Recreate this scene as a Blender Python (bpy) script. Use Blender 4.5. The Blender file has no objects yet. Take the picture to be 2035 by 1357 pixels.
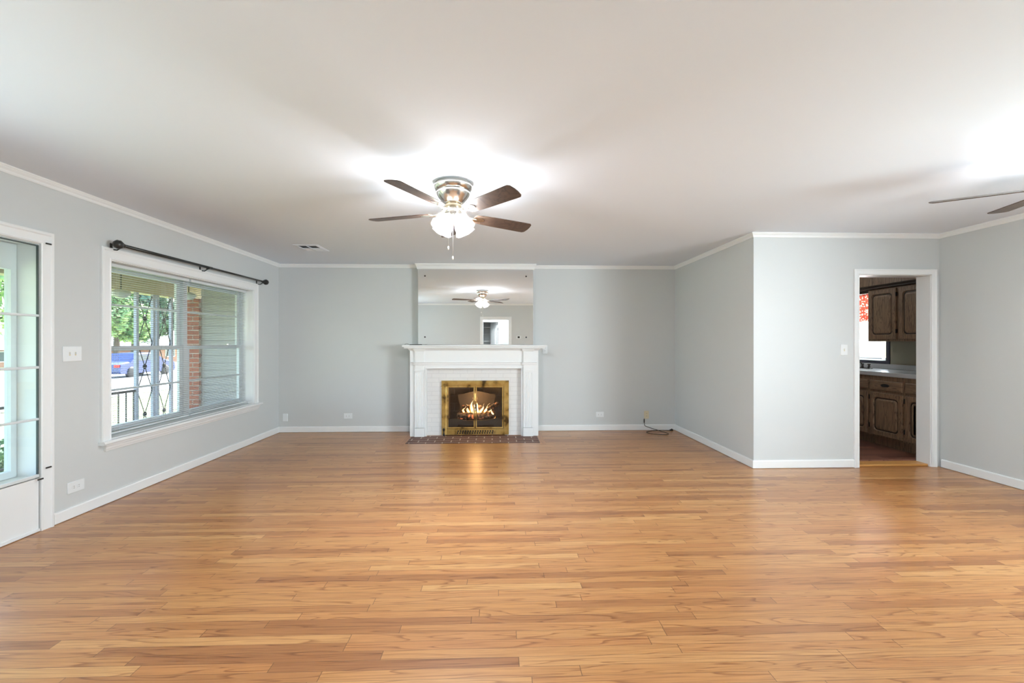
import bpy, math, random
from mathutils import Vector, Matrix

random.seed(7)
S = bpy.context.scene
COL = S.collection
PI = math.pi

# ------------------------------------------------------------------ camera, world, exposure
F_PX, W_PX, H_PX = 904.0, 2035.0, 1357.0
cam_d = bpy.data.cameras.new('camera')
cam_d.sensor_width = 36.0
cam_d.lens = 36.0 * F_PX / W_PX
cam_d.clip_start = 0.02
cam_d.clip_end = 400
cam_d.shift_y = 2.5 / W_PX
cam = bpy.data.objects.new('camera', cam_d)
COL.objects.link(cam)
cam.location = (0, 0, 1.30)
cam.rotation_euler = (PI/2, 0, -math.atan(30.5/F_PX))
S.camera = cam

S.view_settings.view_transform = 'Standard'
S.view_settings.look = 'None'
S.view_settings.exposure = 1.20
S.view_settings.gamma = 1.0
S.view_settings.use_curve_mapping = False

SKY = 0.66          # strength of the sky
LAMP = 780.0        # radiance of the bulbs in the near fan's light kit
LAMP2 = 340.0        # and in the fan at the right frame edge
world = bpy.data.worlds.new('sky')
S.world = world
world.use_nodes = True
wn = world.node_tree.nodes
wl = world.node_tree.links
sky = wn.new('ShaderNodeTexSky')
sky.sky_type = 'NISHITA'
sky.sun_disc = False
sky.sun_elevation = math.radians(48)
sky.sun_rotation = math.radians(10)
sky.air_density = 1.0
sky.dust_density = 2.0
wl.new(sky.outputs[0], wn['Background'].inputs[0])
wn['Background'].inputs[1].default_value = SKY

sun_d = bpy.data.lights.new('sun', 'SUN')
sun_d.energy = 6.6
sun_d.angle = math.radians(0.6)
sun_d.color = (1.0, 0.95, 0.88)
sun = bpy.data.objects.new('sun', sun_d)
COL.objects.link(sun)
sun.rotation_euler = Vector((0.12, 1.0, 1.15)).to_track_quat('Z', 'Y').to_euler()

# area lamps: added fill at two unseen side windows, plus the kitchen window's light
def area_lamp(name, loc, aim, sx, sy, power, col=(0.86, 0.94, 1.0), spread=180):
    d = bpy.data.lights.new(name, 'AREA'); d.shape = 'RECTANGLE'; d.size = sx; d.size_y = sy
    d.energy = power; d.color = col; d.spread = math.radians(spread)
    o = bpy.data.objects.new(name, d); COL.objects.link(o); o.location = loc
    o.rotation_euler = Vector(aim).to_track_quat('-Z', 'Y').to_euler()
area_lamp('added_fill_left', (-3.385, 1.40, 1.45), (1, 0, 0), 0.95, 1.0, 18)
area_lamp('added_fill_right', (5.20, 0.45, 1.42), (-0.62, 0.78, 0.0), 1.8, 1.2, 92, spread=130)
area_lamp('daylight_kitchen', (5.46, 6.47, 1.53), (-1, 0, 0), 0.9, 0.9, 26)

# ------------------------------------------------------------------ materials
def new_mat(name):
    m = bpy.data.materials.new(name)
    m.use_nodes = True
    nt = m.node_tree
    return m, nt, nt.nodes['Principled BSDF']

def sRGB(r, g, b):
    f = lambda c: (c/255/12.92) if c/255 <= 0.04045 else ((c/255+0.055)/1.055)**2.4
    return (f(r), f(g), f(b), 1)

def plain(name, col, rough=0.5, metal=0.0, bump=0.0, bscale=200.0, var=0.0, spec=0.5):
    m, nt, p = new_mat(name)
    p.inputs['Base Color'].default_value = col
    p.inputs['Roughness'].default_value = rough
    p.inputs['Metallic'].default_value = metal
    p.inputs['Specular IOR Level'].default_value = spec
    tc = nt.nodes.new('ShaderNodeTexCoord')
    if bump > 0:
        n = nt.nodes.new('ShaderNodeTexNoise')
        n.inputs['Scale'].default_value = bscale
        n.inputs['Detail'].default_value = 4
        nt.links.new(tc.outputs['Object'], n.inputs['Vector'])
        b = nt.nodes.new('ShaderNodeBump')
        b.inputs['Strength'].default_value = bump
        b.inputs['Distance'].default_value = 0.002
        nt.links.new(n.outputs['Fac'], b.inputs['Height'])
        nt.links.new(b.outputs['Normal'], p.inputs['Normal'])
    if var > 0:
        n = nt.nodes.new('ShaderNodeTexNoise')
        n.inputs['Scale'].default_value = 1.7
        n.inputs['Detail'].default_value = 3
        nt.links.new(tc.outputs['Object'], n.inputs['Vector'])
        mx = nt.nodes.new('ShaderNodeMix'); mx.data_type = 'RGBA'
        mx.inputs[6].default_value = tuple(c*(1-var) for c in col[:3]) + (1,)
        mx.inputs[7].default_value = tuple(min(1, c*(1+var)) for c in col[:3]) + (1,)
        nt.links.new(n.outputs['Fac'], mx.inputs[0])
        nt.links.new(mx.outputs[2], p.inputs['Base Color'])
    return m

def math_node(nt, op, a, b=None):
    n = nt.nodes.new('ShaderNodeMath'); n.operation = op
    for i, v in enumerate((a, b)):
        if v is None: continue
        if isinstance(v, (int, float)): n.inputs[i].default_value = v
        else: nt.links.new(v, n.inputs[i])
    return n.outputs[0]

def ramp(nt, fac, stops):
    r = nt.nodes.new('ShaderNodeValToRGB')
    e = r.color_ramp.elements
    while len(e) < len(stops): e.new(0.5)
    for i, (p, c) in enumerate(stops):
        e[i].position = p; e[i].color = c
    nt.links.new(fac, r.inputs[0])
    return r.outputs[0]

def mixc(nt, fac, a, b, mode='MIX'):
    n = nt.nodes.new('ShaderNodeMix'); n.data_type = 'RGBA'; n.blend_type = mode
    for sock, v in ((n.inputs[0], fac), (n.inputs[6], a), (n.inputs[7], b)):
        if isinstance(v, (int, float)): sock.default_value = v
        elif isinstance(v, tuple): sock.default_value = v
        else: nt.links.new(v, sock)
    return n.outputs[2]

def strip_floor(name, w, L, stops, grain_dark, rough=0.30, along='X', gap=(0.12, 0.05, 0.015, 1), grain=0.85):
    m, nt, p = new_mat(name)
    tc = nt.nodes.new('ShaderNodeTexCoord')
    sp = nt.nodes.new('ShaderNodeSeparateXYZ')
    nt.links.new(tc.outputs['Object'], sp.inputs[0])
    u, v = (sp.outputs[0], sp.outputs[1]) if along == 'X' else (sp.outputs[1], sp.outputs[0])
    vs = math_node(nt, 'DIVIDE', v, w)
    row = math_node(nt, 'FLOOR', vs)
    vf = math_node(nt, 'FRACT', vs)
    wc = math_node(nt, 'ADD', math_node(nt, 'DIVIDE', u, L), math_node(nt, 'MULTIPLY', row, 17.37))
    vo = nt.nodes.new('ShaderNodeTexVoronoi'); vo.voronoi_dimensions = '1D'; vo.feature = 'F1'
    vo.inputs['Scale'].default_value = 1; vo.inputs['Randomness'].default_value = 0.95
    nt.links.new(wc, vo.inputs['W'])
    ve = nt.nodes.new('ShaderNodeTexVoronoi'); ve.voronoi_dimensions = '1D'; ve.feature = 'DISTANCE_TO_EDGE'
    ve.inputs['Scale'].default_value = 1; ve.inputs['Randomness'].default_value = 0.95
    nt.links.new(wc, ve.inputs['W'])
    sc = nt.nodes.new('ShaderNodeSeparateColor')
    nt.links.new(vo.outputs['Color'], sc.inputs[0])
    idr, idg, idb = sc.outputs
    base = ramp(nt, idr, stops)
    # fine pores
    cv = nt.nodes.new('ShaderNodeCombineXYZ')
    nt.links.new(math_node(nt, 'ADD', math_node(nt, 'MULTIPLY', u, 5.0), math_node(nt, 'MULTIPLY', idg, 60)), cv.inputs[0])
    nt.links.new(math_node(nt, 'MULTIPLY', v, 150.0), cv.inputs[1])
    nt.links.new(math_node(nt, 'MULTIPLY', idb, 9.0), cv.inputs[2])
    n1 = nt.nodes.new('ShaderNodeTexNoise'); n1.inputs['Scale'].default_value = 1
    n1.inputs['Detail'].default_value = 5; n1.inputs['Roughness'].default_value = 0.6
    nt.links.new(cv.outputs[0], n1.inputs['Vector'])
    # broad cathedral figure
    cv2 = nt.nodes.new('ShaderNodeCombineXYZ')
    nt.links.new(math_node(nt, 'ADD', math_node(nt, 'MULTIPLY', u, 0.75), math_node(nt, 'MULTIPLY', idb, 40)), cv2.inputs[0])
    nt.links.new(math_node(nt, 'ADD', math_node(nt, 'MULTIPLY', v, 13.0), math_node(nt, 'MULTIPLY', idg, 30)), cv2.inputs[1])
    n2 = nt.nodes.new('ShaderNodeTexNoise'); n2.inputs['Scale'].default_value = 1
    n2.inputs['Detail'].default_value = 2; n2.inputs['Distortion'].default_value = 0.4
    nt.links.new(cv2.outputs[0], n2.inputs['Vector'])
    rings = math_node(nt, 'FRACT', math_node(nt, 'MULTIPLY', n2.outputs['Fac'], 11.0))
    ringm = ramp(nt, rings, [(0.0, (0, 0, 0, 1)), (0.72, (0.1, 0.1, 0.1, 1)), (0.93, (1, 1, 1, 1)), (1.0, (0, 0, 0, 1))])
    c1 = mixc(nt, math_node(nt, 'MULTIPLY', ringm, grain), base, mixc(nt, 1.0, base, grain_dark, 'MULTIPLY'))
    pores = ramp(nt, n1.outputs['Fac'], [(0.30, (1, 1, 1, 1)), (0.55, (0, 0, 0, 1))])
    c2 = mixc(nt, math_node(nt, 'MULTIPLY', pores, 0.5), c1, mixc(nt, 1.0, c1, grain_dark, 'MULTIPLY'))
    # seams
    e1 = math_node(nt, 'MINIMUM', vf, math_node(nt, 'SUBTRACT', 1.0, vf))
    s1 = math_node(nt, 'LESS_THAN', math_node(nt, 'MULTIPLY', e1, w), 0.0009)
    s2 = math_node(nt, 'LESS_THAN', math_node(nt, 'MULTIPLY', ve.outputs['Distance'], L), 0.0016)
    seam = math_node(nt, 'MULTIPLY', math_node(nt, 'MAXIMUM', s1, s2), 0.8)
    c3 = mixc(nt, seam, c2, gap)
    nt.links.new(c3, p.inputs['Base Color'])
    p.inputs['Roughness'].default_value = rough
    p.inputs['Specular IOR Level'].default_value = 0.95
    b = nt.nodes.new('ShaderNodeBump'); b.inputs['Strength'].default_value = 0.25
    b.inputs['Distance'].default_value = 0.0006
    h = math_node(nt, 'SUBTRACT', math_node(nt, 'MULTIPLY', n1.outputs['Fac'], 0.3), math_node(nt, 'MAXIMUM', s1, s2))
    nt.links.new(h, b.inputs['Height'])
    nt.links.new(b.outputs['Normal'], p.inputs['Normal'])
    return m

def brick_mat(name, c1, c2, mortar, bw, bh, msize, plane='XZ', rough=0.85, offset=(0, 0), bump=0.6, grime=0.35):
    m, nt, p = new_mat(name)
    tc = nt.nodes.new('ShaderNodeTexCoord')
    sp = nt.nodes.new('ShaderNodeSeparateXYZ')
    nt.links.new(tc.outputs['Object'], sp.inputs[0])
    cb = nt.nodes.new('ShaderNodeCombineXYZ')
    idx = {'XZ': (0, 2), 'YZ': (1, 2), 'XY': (0, 1)}[plane]
    nt.links.new(math_node(nt, 'ADD', sp.outputs[idx[0]], offset[0]), cb.inputs[0])
    nt.links.new(math_node(nt, 'ADD', sp.outputs[idx[1]], offset[1]), cb.inputs[1])
    br = nt.nodes.new('ShaderNodeTexBrick')
    br.inputs['Color1'].default_value = c1
    br.inputs['Color2'].default_value = c2
    br.inputs['Mortar'].default_value = mortar
    br.inputs['Scale'].default_value = 1
    br.inputs['Brick Width'].default_value = bw
    br.inputs['Row Height'].default_value = bh
    br.inputs['Mortar Size'].default_value = msize
    br.inputs['Mortar Smooth'].default_value = 0.2
    nt.links.new(cb.outputs[0], br.inputs['Vector'])
    n = nt.nodes.new('ShaderNodeTexNoise'); n.inputs['Scale'].default_value = 40
    nt.links.new(tc.outputs['Object'], n.inputs['Vector'])
    nt.links.new(mixc(nt, grime, br.outputs['Color'], mixc(nt, 1.0, br.outputs['Color'], ramp(nt, n.outputs['Fac'], [(0.3, (0.4, 0.4, 0.4, 1)), (0.7, (1.3, 1.3, 1.3, 1))]), 'MULTIPLY')), p.inputs['Base Color'])
    p.inputs['Roughness'].default_value = rough
    b = nt.nodes.new('ShaderNodeBump'); b.inputs['Strength'].default_value = bump
    b.inputs['Distance'].default_value = 0.004; b.invert = True
    nt.links.new(br.outputs['Fac'], b.inputs['Height'])
    nt.links.new(b.outputs['Normal'], p.inputs['Normal'])
    return m

def wood_mat(name, light, dark, sc=(1, 60, 8), rough=0.5, rings=9.0):
    m, nt, p = new_mat(name)
    tc = nt.nodes.new('ShaderNodeTexCoord')
    mp = nt.nodes.new('ShaderNodeMapping'); mp.inputs['Scale'].default_value = sc
    nt.links.new(tc.outputs['Object'], mp.inputs[0])
    n = nt.nodes.new('ShaderNodeTexNoise'); n.inputs['Scale'].default_value = 1
    n.inputs['Detail'].default_value = 6; n.inputs['Distortion'].default_value = 0.6
    nt.links.new(mp.outputs[0], n.inputs['Vector'])
    r = math_node(nt, 'FRACT', math_node(nt, 'MULTIPLY', n.outputs['Fac'], rings))
    c = ramp(nt, r, [(0.0, light), (0.55, light), (0.85, dark), (1.0, light)])
    n2 = nt.nodes.new('ShaderNodeTexNoise'); n2.inputs['Scale'].default_value = 4; n2.inputs['Detail'].default_value = 5
    nt.links.new(mp.outputs[0], n2.inputs['Vector'])
    c = mixc(nt, n2.outputs['Fac'], c, dark)
    nt.links.new(c, p.inputs['Base Color'])
    p.inputs['Roughness'].default_value = rough
    b = nt.nodes.new('ShaderNodeBump'); b.inputs['Strength'].default_value = 0.2; b.inputs['Distance'].default_value = 0.001
    nt.links.new(r, b.inputs['Height']); nt.links.new(b.outputs['Normal'], p.inputs['Normal'])
    return m

def glass_mat(name, tint=(1, 1, 1, 1), refl=0.06):
    # thin pane: mostly clear with a Fresnel reflection
    m = bpy.data.materials.new(name); m.use_nodes = True
    nt = m.node_tree; nt.nodes.clear()
    out = nt.nodes.new('ShaderNodeOutputMaterial')
    tr = nt.nodes.new('ShaderNodeBsdfTransparent'); tr.inputs[0].default_value = tint
    gl = nt.nodes.new('ShaderNodeBsdfGlossy'); gl.inputs['Roughness'].default_value = 0.02
    lw = nt.nodes.new('ShaderNodeLayerWeight')       # Schlick reflectance of a thin pane, the same from both sides
    fr = math_node(nt, 'ADD', math_node(nt, 'MULTIPLY', math_node(nt, 'POWER', lw.outputs['Facing'], 5.0), 0.9), refl*0.6)
    mx = nt.nodes.new('ShaderNodeMixShader')
    nt.links.new(fr, mx.inputs[0])
    nt.links.new(tr.outputs[0], mx.inputs[1]); nt.links.new(gl.outputs[0], mx.inputs[2])
    nt.links.new(mx.outputs[0], out.inputs[0])
    return m

def emit_mat(name, col, strength, ramped=None):
    m = bpy.data.materials.new(name); m.use_nodes = True
    nt = m.node_tree; nt.nodes.clear()
    out = nt.nodes.new('ShaderNodeOutputMaterial')
    e = nt.nodes.new('ShaderNodeEmission')
    e.inputs[0].default_value = col; e.inputs[1].default_value = strength
    nt.links.new(e.outputs[0], out.inputs[0])
    return m

M = {}
M['wall'] = plain('wall_paint', (0.625, 0.655, 0.660, 1), 0.55, bump=0.12, bscale=90, var=0.015)
M['ceil'] = plain('ceiling_paint', (0.80, 0.865, 0.95, 1), 0.8, bump=0.10, bscale=60)
M['trim'] = plain('trim_paint', (0.85, 0.875, 0.885, 1), 0.35, bump=0.05, bscale=40)
M['reveal'] = plain('reveal_white_paint', (0.86, 0.87, 0.87, 1), 0.5, bump=0.2, bscale=30)  # white paint of the sidelight reveal
M['trim_cool'] = plain('window_paint', (0.72, 0.77, 0.79, 1), 0.4, bump=0.15, bscale=60)
M['plate'] = plain('white_plastic', (0.80, 0.84, 0.86, 1), 0.3)
M['beige'] = plain('beige_plastic', (0.72, 0.65, 0.48, 1), 0.35)
M['dark'] = plain('dark_slot', (0.03, 0.03, 0.03, 1), 0.6)
M['rod'] = plain('dark_bronze_metal', (0.045, 0.047, 0.045, 1), 0.38, 0.6, bump=0.1)
M['rubber'] = plain('black_rubber', (0.015, 0.014, 0.013, 1), 0.5)
M['weather'] = plain('grey_weatherstrip', (0.07, 0.09, 0.09, 1), 0.6)
M['nickel'] = plain('brushed_nickel', (0.78, 0.75, 0.70, 1), 0.22, 1.0, bump=0.03, bscale=300)
M['nickel_dark'] = plain('dark_satin_nickel', (0.12, 0.11, 0.10, 1), 0.4, 0.8)  # dark metal of the kitchen faucet
M['copper'] = plain('warm_nickel', (0.80, 0.68, 0.48, 1), 0.2, 1.0)
M['chain'] = plain('white_chain', (0.85, 0.83, 0.80, 1), 0.4, 0.3)
M['mirror'] = plain('silvered_glass', (0.96, 0.97, 0.965, 1), 0.0, 1.0)
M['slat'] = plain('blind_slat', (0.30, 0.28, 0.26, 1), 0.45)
M['cord'] = plain('blind_cord', (0.55, 0.54, 0.50, 1), 0.8)
M['glass'] = glass_mat('window_glass', (0.97, 0.99, 0.985, 1))
M['fglass'] = glass_mat('smoked_fire_glass', (0.80, 0.79, 0.77, 1))
M['brick_white'] = brick_mat('painted_white_brick', (0.78, 0.78, 0.77, 1), (0.76, 0.76, 0.76, 1), (0.70, 0.70, 0.70, 1), 0.20, 0.062, 0.005, rough=0.5, bump=0.12, grime=0.02)
M['hearth'] = brick_mat('hearth_brick', (0.115, 0.050, 0.038, 1), (0.16, 0.075, 0.055, 1), (0.50, 0.42, 0.35, 1), 0.215, 0.115, 0.007, 'XY', 0.7, (0.06, 0.02))
M['firebrick'] = brick_mat('sooty_firebrick', (0.17, 0.155, 0.14, 1), (0.13, 0.12, 0.115, 1), (0.22, 0.21, 0.20, 1), 0.23, 0.12, 0.005)
M['redbrick'] = brick_mat('red_brick', (0.42, 0.15, 0.09, 1), (0.32, 0.11, 0.07, 1), (0.45, 0.36, 0.30, 1), 0.21, 0.075, 0.008)
M['redbrick_side'] = brick_mat('red_brick_side', (0.42, 0.15, 0.09, 1), (0.32, 0.11, 0.07, 1), (0.45, 0.36, 0.30, 1), 0.21, 0.075, 0.008, 'YZ')
M['oak'] = strip_floor('oak_strip_floor', 0.057, 0.95,
    [(0.0, sRGB(164, 109, 64)), (0.14, sRGB(180, 124, 73)), (0.3, sRGB(195, 140, 84)), (0.55, sRGB(200, 146, 90)),
     (0.8, sRGB(190, 131, 78)), (1.0, sRGB(212, 164, 106))], (0.50, 0.36, 0.24, 1))
M['oak_y'] = strip_floor('oak_strip_border', 0.04, 3.0,
    [(0.0, sRGB(178, 119, 70)), (1.0, sRGB(200, 142, 84))], (0.50, 0.36, 0.24, 1), along='Y')
M['kfloor'] = strip_floor('dark_laminate_floor', 0.09, 1.1,
    [(0.0, sRGB(98, 62, 52)), (0.5, sRGB(134, 90, 75)), (1.0, sRGB(160, 112, 94))], (0.4, 0.3, 0.28, 1), rough=0.3)
M['cab'] = wood_mat('dark_oak_cabinet', (0.38, 0.25, 0.15, 1), (0.11, 0.066, 0.04, 1), (6, 22, 1.6), 0.45)
M['cab_h'] = wood_mat('dark_oak_drawer', (0.38, 0.25, 0.15, 1), (0.11, 0.066, 0.04, 1), (6, 1.6, 30), 0.45)
M['cab_dark'] = plain('dark_trim_and_groove', (0.030, 0.018, 0.012, 1), 0.4, var=0.2)
M['counter'] = plain('pale_laminate', (0.48, 0.50, 0.52, 1), 0.25, var=0.06)
M['kwall'] = plain('olive_beige_plaster', (0.34, 0.33, 0.25, 1), 0.8, bump=0.5, bscale=30, var=0.1)
M['blade_dark'] = wood_mat('walnut_blade', (0.13, 0.080, 0.055, 1), (0.045, 0.030, 0.024, 1), (7, 7, 7), 0.38, 7)
M['black_iron'] = plain('black_iron', (0.02, 0.02, 0.02, 1), 0.6, 0.3)
M['grey_iron'] = plain('sooty_iron', (0.095, 0.085, 0.08, 1), 0.6, 0.3, bump=0.4, bscale=80)
M['porch_white'] = plain('porch_white_paint', (0.36, 0.37, 0.44, 1), 0.6)
M['porch_grey'] = plain('porch_siding', (0.36, 0.345, 0.33, 1), 0.7)
M['porch_tan'] = plain('porch_ceiling_paint', (0.42, 0.35, 0.22, 1), 0.7)
M['concrete'] = plain('concrete', (0.45, 0.44, 0.43, 1), 0.9, bump=0.3, bscale=30, var=0.1)
M['roof'] = plain('grey_shingles', (0.42, 0.40, 0.40, 1), 0.9, bump=0.6, bscale=20, var=0.2)
M['shade_pane'] = plain('dark_pane', (0.08, 0.10, 0.11, 1), 0.2)
M['carpaint'] = plain('blue_car_paint', (0.04, 0.06, 0.16, 1), 0.25, spec=0.6)
M['redlens'] = plain('red_lens', (0.6, 0.03, 0.02, 1), 0.3)
M['bark'] = plain('bark', (0.12, 0.085, 0.06, 1), 0.9, bump=0.8, bscale=30)

# tarnished brass with soot stains
m, nt, p = new_mat('tarnished_brass')
tc = nt.nodes.new('ShaderNodeTexCoord')
n = nt.nodes.new('ShaderNodeTexNoise'); n.inputs['Scale'].default_value = 6; n.inputs['Detail'].default_value = 5
nt.links.new(tc.outputs['Object'], n.inputs['Vector'])
nt.links.new(ramp(nt, n.outputs['Fac'], [(0.36, (0.10, 0.06, 0.02, 1)), (0.46, (0.50, 0.32, 0.09, 1)), (0.62, (0.62, 0.43, 0.15, 1)), (0.75, (0.40, 0.27, 0.10, 1))]), p.inputs['Base Color'])
p.inputs['Metallic'].default_value = 0.75; p.inputs['Roughness'].default_value = 0.36
M['brass'] = m
# grass
m, nt, p = new_mat('grass_lawn')
tc = nt.nodes.new('ShaderNodeTexCoord')
n = nt.nodes.new('ShaderNodeTexNoise'); n.inputs['Scale'].default_value = 3; n.inputs['Detail'].default_value = 8; n.inputs['Roughness'].default_value = 0.7
nt.links.new(tc.outputs['Object'], n.inputs['Vector'])
nt.links.new(ramp(nt, n.outputs['Fac'], [(0.3, (0.12, 0.22, 0.06, 1)), (0.5, (0.30, 0.40, 0.14, 1)), (0.7, (0.55, 0.56, 0.30, 1))]), p.inputs['Base Color'])
p.inputs['Roughness'].default_value = 0.95
M['grass'] = m
def leaf_mat(name, a, b):
    m, nt, p = new_mat(name)
    oi = nt.nodes.new('ShaderNodeTexCoord')
    n = nt.nodes.new('ShaderNodeTexNoise'); n.inputs['Scale'].default_value = 2.5
    nt.links.new(oi.outputs['Object'], n.inputs['Vector'])
    nt.links.new(ramp(nt, n.outputs['Fac'], [(0.35, a), (0.65, b)]), p.inputs['Base Color'])
    p.inputs['Roughness'].default_value = 0.6
    p.inputs['Transmission Weight'].default_value = 0.0
    return m
M['leaf'] = leaf_mat('green_leaves', (0.06, 0.16, 0.05, 1), (0.35, 0.48, 0.15, 1))
M['leaf_dark'] = leaf_mat('dark_leaves', (0.03, 0.08, 0.05, 1), (0.12, 0.22, 0.12, 1))
# red patterned valance
m, nt, p = new_mat('red_print_fabric')
tc = nt.nodes.new('ShaderNodeTexCoord')
vo = nt.nodes.new('ShaderNodeTexVoronoi'); vo.inputs['Scale'].default_value = 38
nt.links.new(tc.outputs['Object'], vo.inputs['Vector'])
sp = nt.nodes.new('ShaderNodeSeparateXYZ'); nt.links.new(tc.outputs['Object'], sp.inputs[0])
c = ramp(nt, vo.outputs['Distance'], [(0.25, (0.95, 0.60, 0.48, 1)), (0.42, (0.62, 0.05, 0.03, 1))])
p.inputs['Roughness'].default_value = 0.9
nt.links.new(c, p.inputs['Base Color'])
tl = nt.nodes.new('ShaderNodeBsdfTranslucent'); nt.links.new(c, tl.inputs[0])
mxs = nt.nodes.new('ShaderNodeMixShader'); mxs.inputs[0].default_value = 0.6
nt.links.new(p.outputs[0], mxs.inputs[1]); nt.links.new(tl.outputs[0], mxs.inputs[2])
nt.links.new(mxs.outputs[0], nt.nodes['Material Output'].inputs[0])
M['valance'] = m
# translucent white blind slats for the kitchen window
m, nt, p = new_mat('white_blind_slat')
p.inputs['Base Color'].default_value = (0.85, 0.85, 0.84, 1)
tl = nt.nodes.new('ShaderNodeBsdfTranslucent'); tl.inputs[0].default_value = (0.8, 0.8, 0.8, 1)
mxs = nt.nodes.new('ShaderNodeMixShader'); mxs.inputs[0].default_value = 0.10
nt.links.new(p.outputs[0], mxs.inputs[1]); nt.links.new(tl.outputs[0], mxs.inputs[2])
nt.links.new(mxs.outputs[0], nt.nodes['Material Output'].inputs[0])
M['kslat'] = m
# frosted lit shade, flames, log
M['bulb'] = emit_mat('lit_bulb', (0.965, 0.975, 1.0, 1), LAMP)
M['bulb_far'] = emit_mat('dimmer_lit_bulb', (0.965, 0.975, 1.0, 1), LAMP2)
m = bpy.data.materials.new('lit_frosted_glass'); m.use_nodes = True
nt = m.node_tree; nt.nodes.clear()
out = nt.nodes.new('ShaderNodeOutputMaterial')
tr = nt.nodes.new('ShaderNodeBsdfTransparent'); tl = nt.nodes.new('ShaderNodeBsdfTranslucent'); df = nt.nodes.new('ShaderNodeBsdfDiffuse')
tl.inputs[0].default_value = (0.9, 0.88, 0.84, 1); df.inputs[0].default_value = (0.9, 0.9, 0.88, 1)
m1 = nt.nodes.new('ShaderNodeMixShader'); m1.inputs[0].default_value = 0.35
m2 = nt.nodes.new('ShaderNodeMixShader'); m2.inputs[0].default_value = 0.78
nt.links.new(tl.outputs[0], m1.inputs[1]); nt.links.new(df.outputs[0], m1.inputs[2])
nt.links.new(tr.outputs[0], m2.inputs[1]); nt.links.new(m1.outputs[0], m2.inputs[2])
nt.links.new(m2.outputs[0], out.inputs[0])
M['lit_shade'] = m
M['hall_lamp'] = emit_mat('lit_hall_glass', (0.90, 0.96, 1.0, 1), 80)
m = bpy.data.materials.new('flame'); m.use_nodes = True
nt = m.node_tree; nt.nodes.clear()
out = nt.nodes.new('ShaderNodeOutputMaterial')
e = nt.nodes.new('ShaderNodeEmission'); tr = nt.nodes.new('ShaderNodeBsdfTransparent')
tc = nt.nodes.new('ShaderNodeTexCoord')
lw = nt.nodes.new('ShaderNodeLayerWeight'); lw.inputs[0].default_value = 0.35
n = nt.nodes.new('ShaderNodeTexNoise'); n.inputs['Scale'].default_value = 18
nt.links.new(tc.outputs['Object'], n.inputs['Vector'])
nt.links.new(ramp(nt, math_node(nt, 'ADD', lw.outputs['Facing'], math_node(nt, 'MULTIPLY', n.outputs['Fac'], 0.4)),
    [(0.2, (1, 0.85, 0.50, 1)), (0.55, (1, 0.45, 0.08, 1)), (0.9, (0.8, 0.12, 0.01, 1))]), e.inputs[0])
e.inputs[1].default_value = 1.9
mx = nt.nodes.new('ShaderNodeMixShader')
nt.links.new(math_node(nt, 'MULTIPLY', lw.outputs['Facing'], 0.8), mx.inputs[0])
nt.links.new(e.outputs[0], mx.inputs[1]); nt.links.new(tr.outputs[0], mx.inputs[2])
nt.links.new(mx.outputs[0], out.inputs[0])
M['flame'] = m
m, nt, p = new_mat('charred_log')
tc = nt.nodes.new('ShaderNodeTexCoord')
n = nt.nodes.new('ShaderNodeTexNoise'); n.inputs['Scale'].default_value = 22; n.inputs['Detail'].default_value = 6
nt.links.new(tc.outputs['Object'], n.inputs['Vector'])
nt.links.new(ramp(nt, n.outputs['Fac'], [(0.4, (0.05, 0.035, 0.03, 1)), (0.6, (0.32, 0.24, 0.18, 1))]), p.inputs['Base Color'])
p.inputs['Roughness'].default_value = 0.95
nt.links.new(ramp(nt, n.outputs['Fac'], [(0.58, (0, 0, 0, 1)), (0.68, (1.0, 0.22, 0.06, 1))]), p.inputs['Emission Color'])
p.inputs['Emission Strength'].default_value = 0.8
b = nt.nodes.new('ShaderNodeBump'); b.inputs['Distance'].default_value = 0.01; nt.links.new(n.outputs['Fac'], b.inputs['Height']); nt.links.new(b.outputs['Normal'], p.inputs['Normal'])
M['log'] = m

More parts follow.
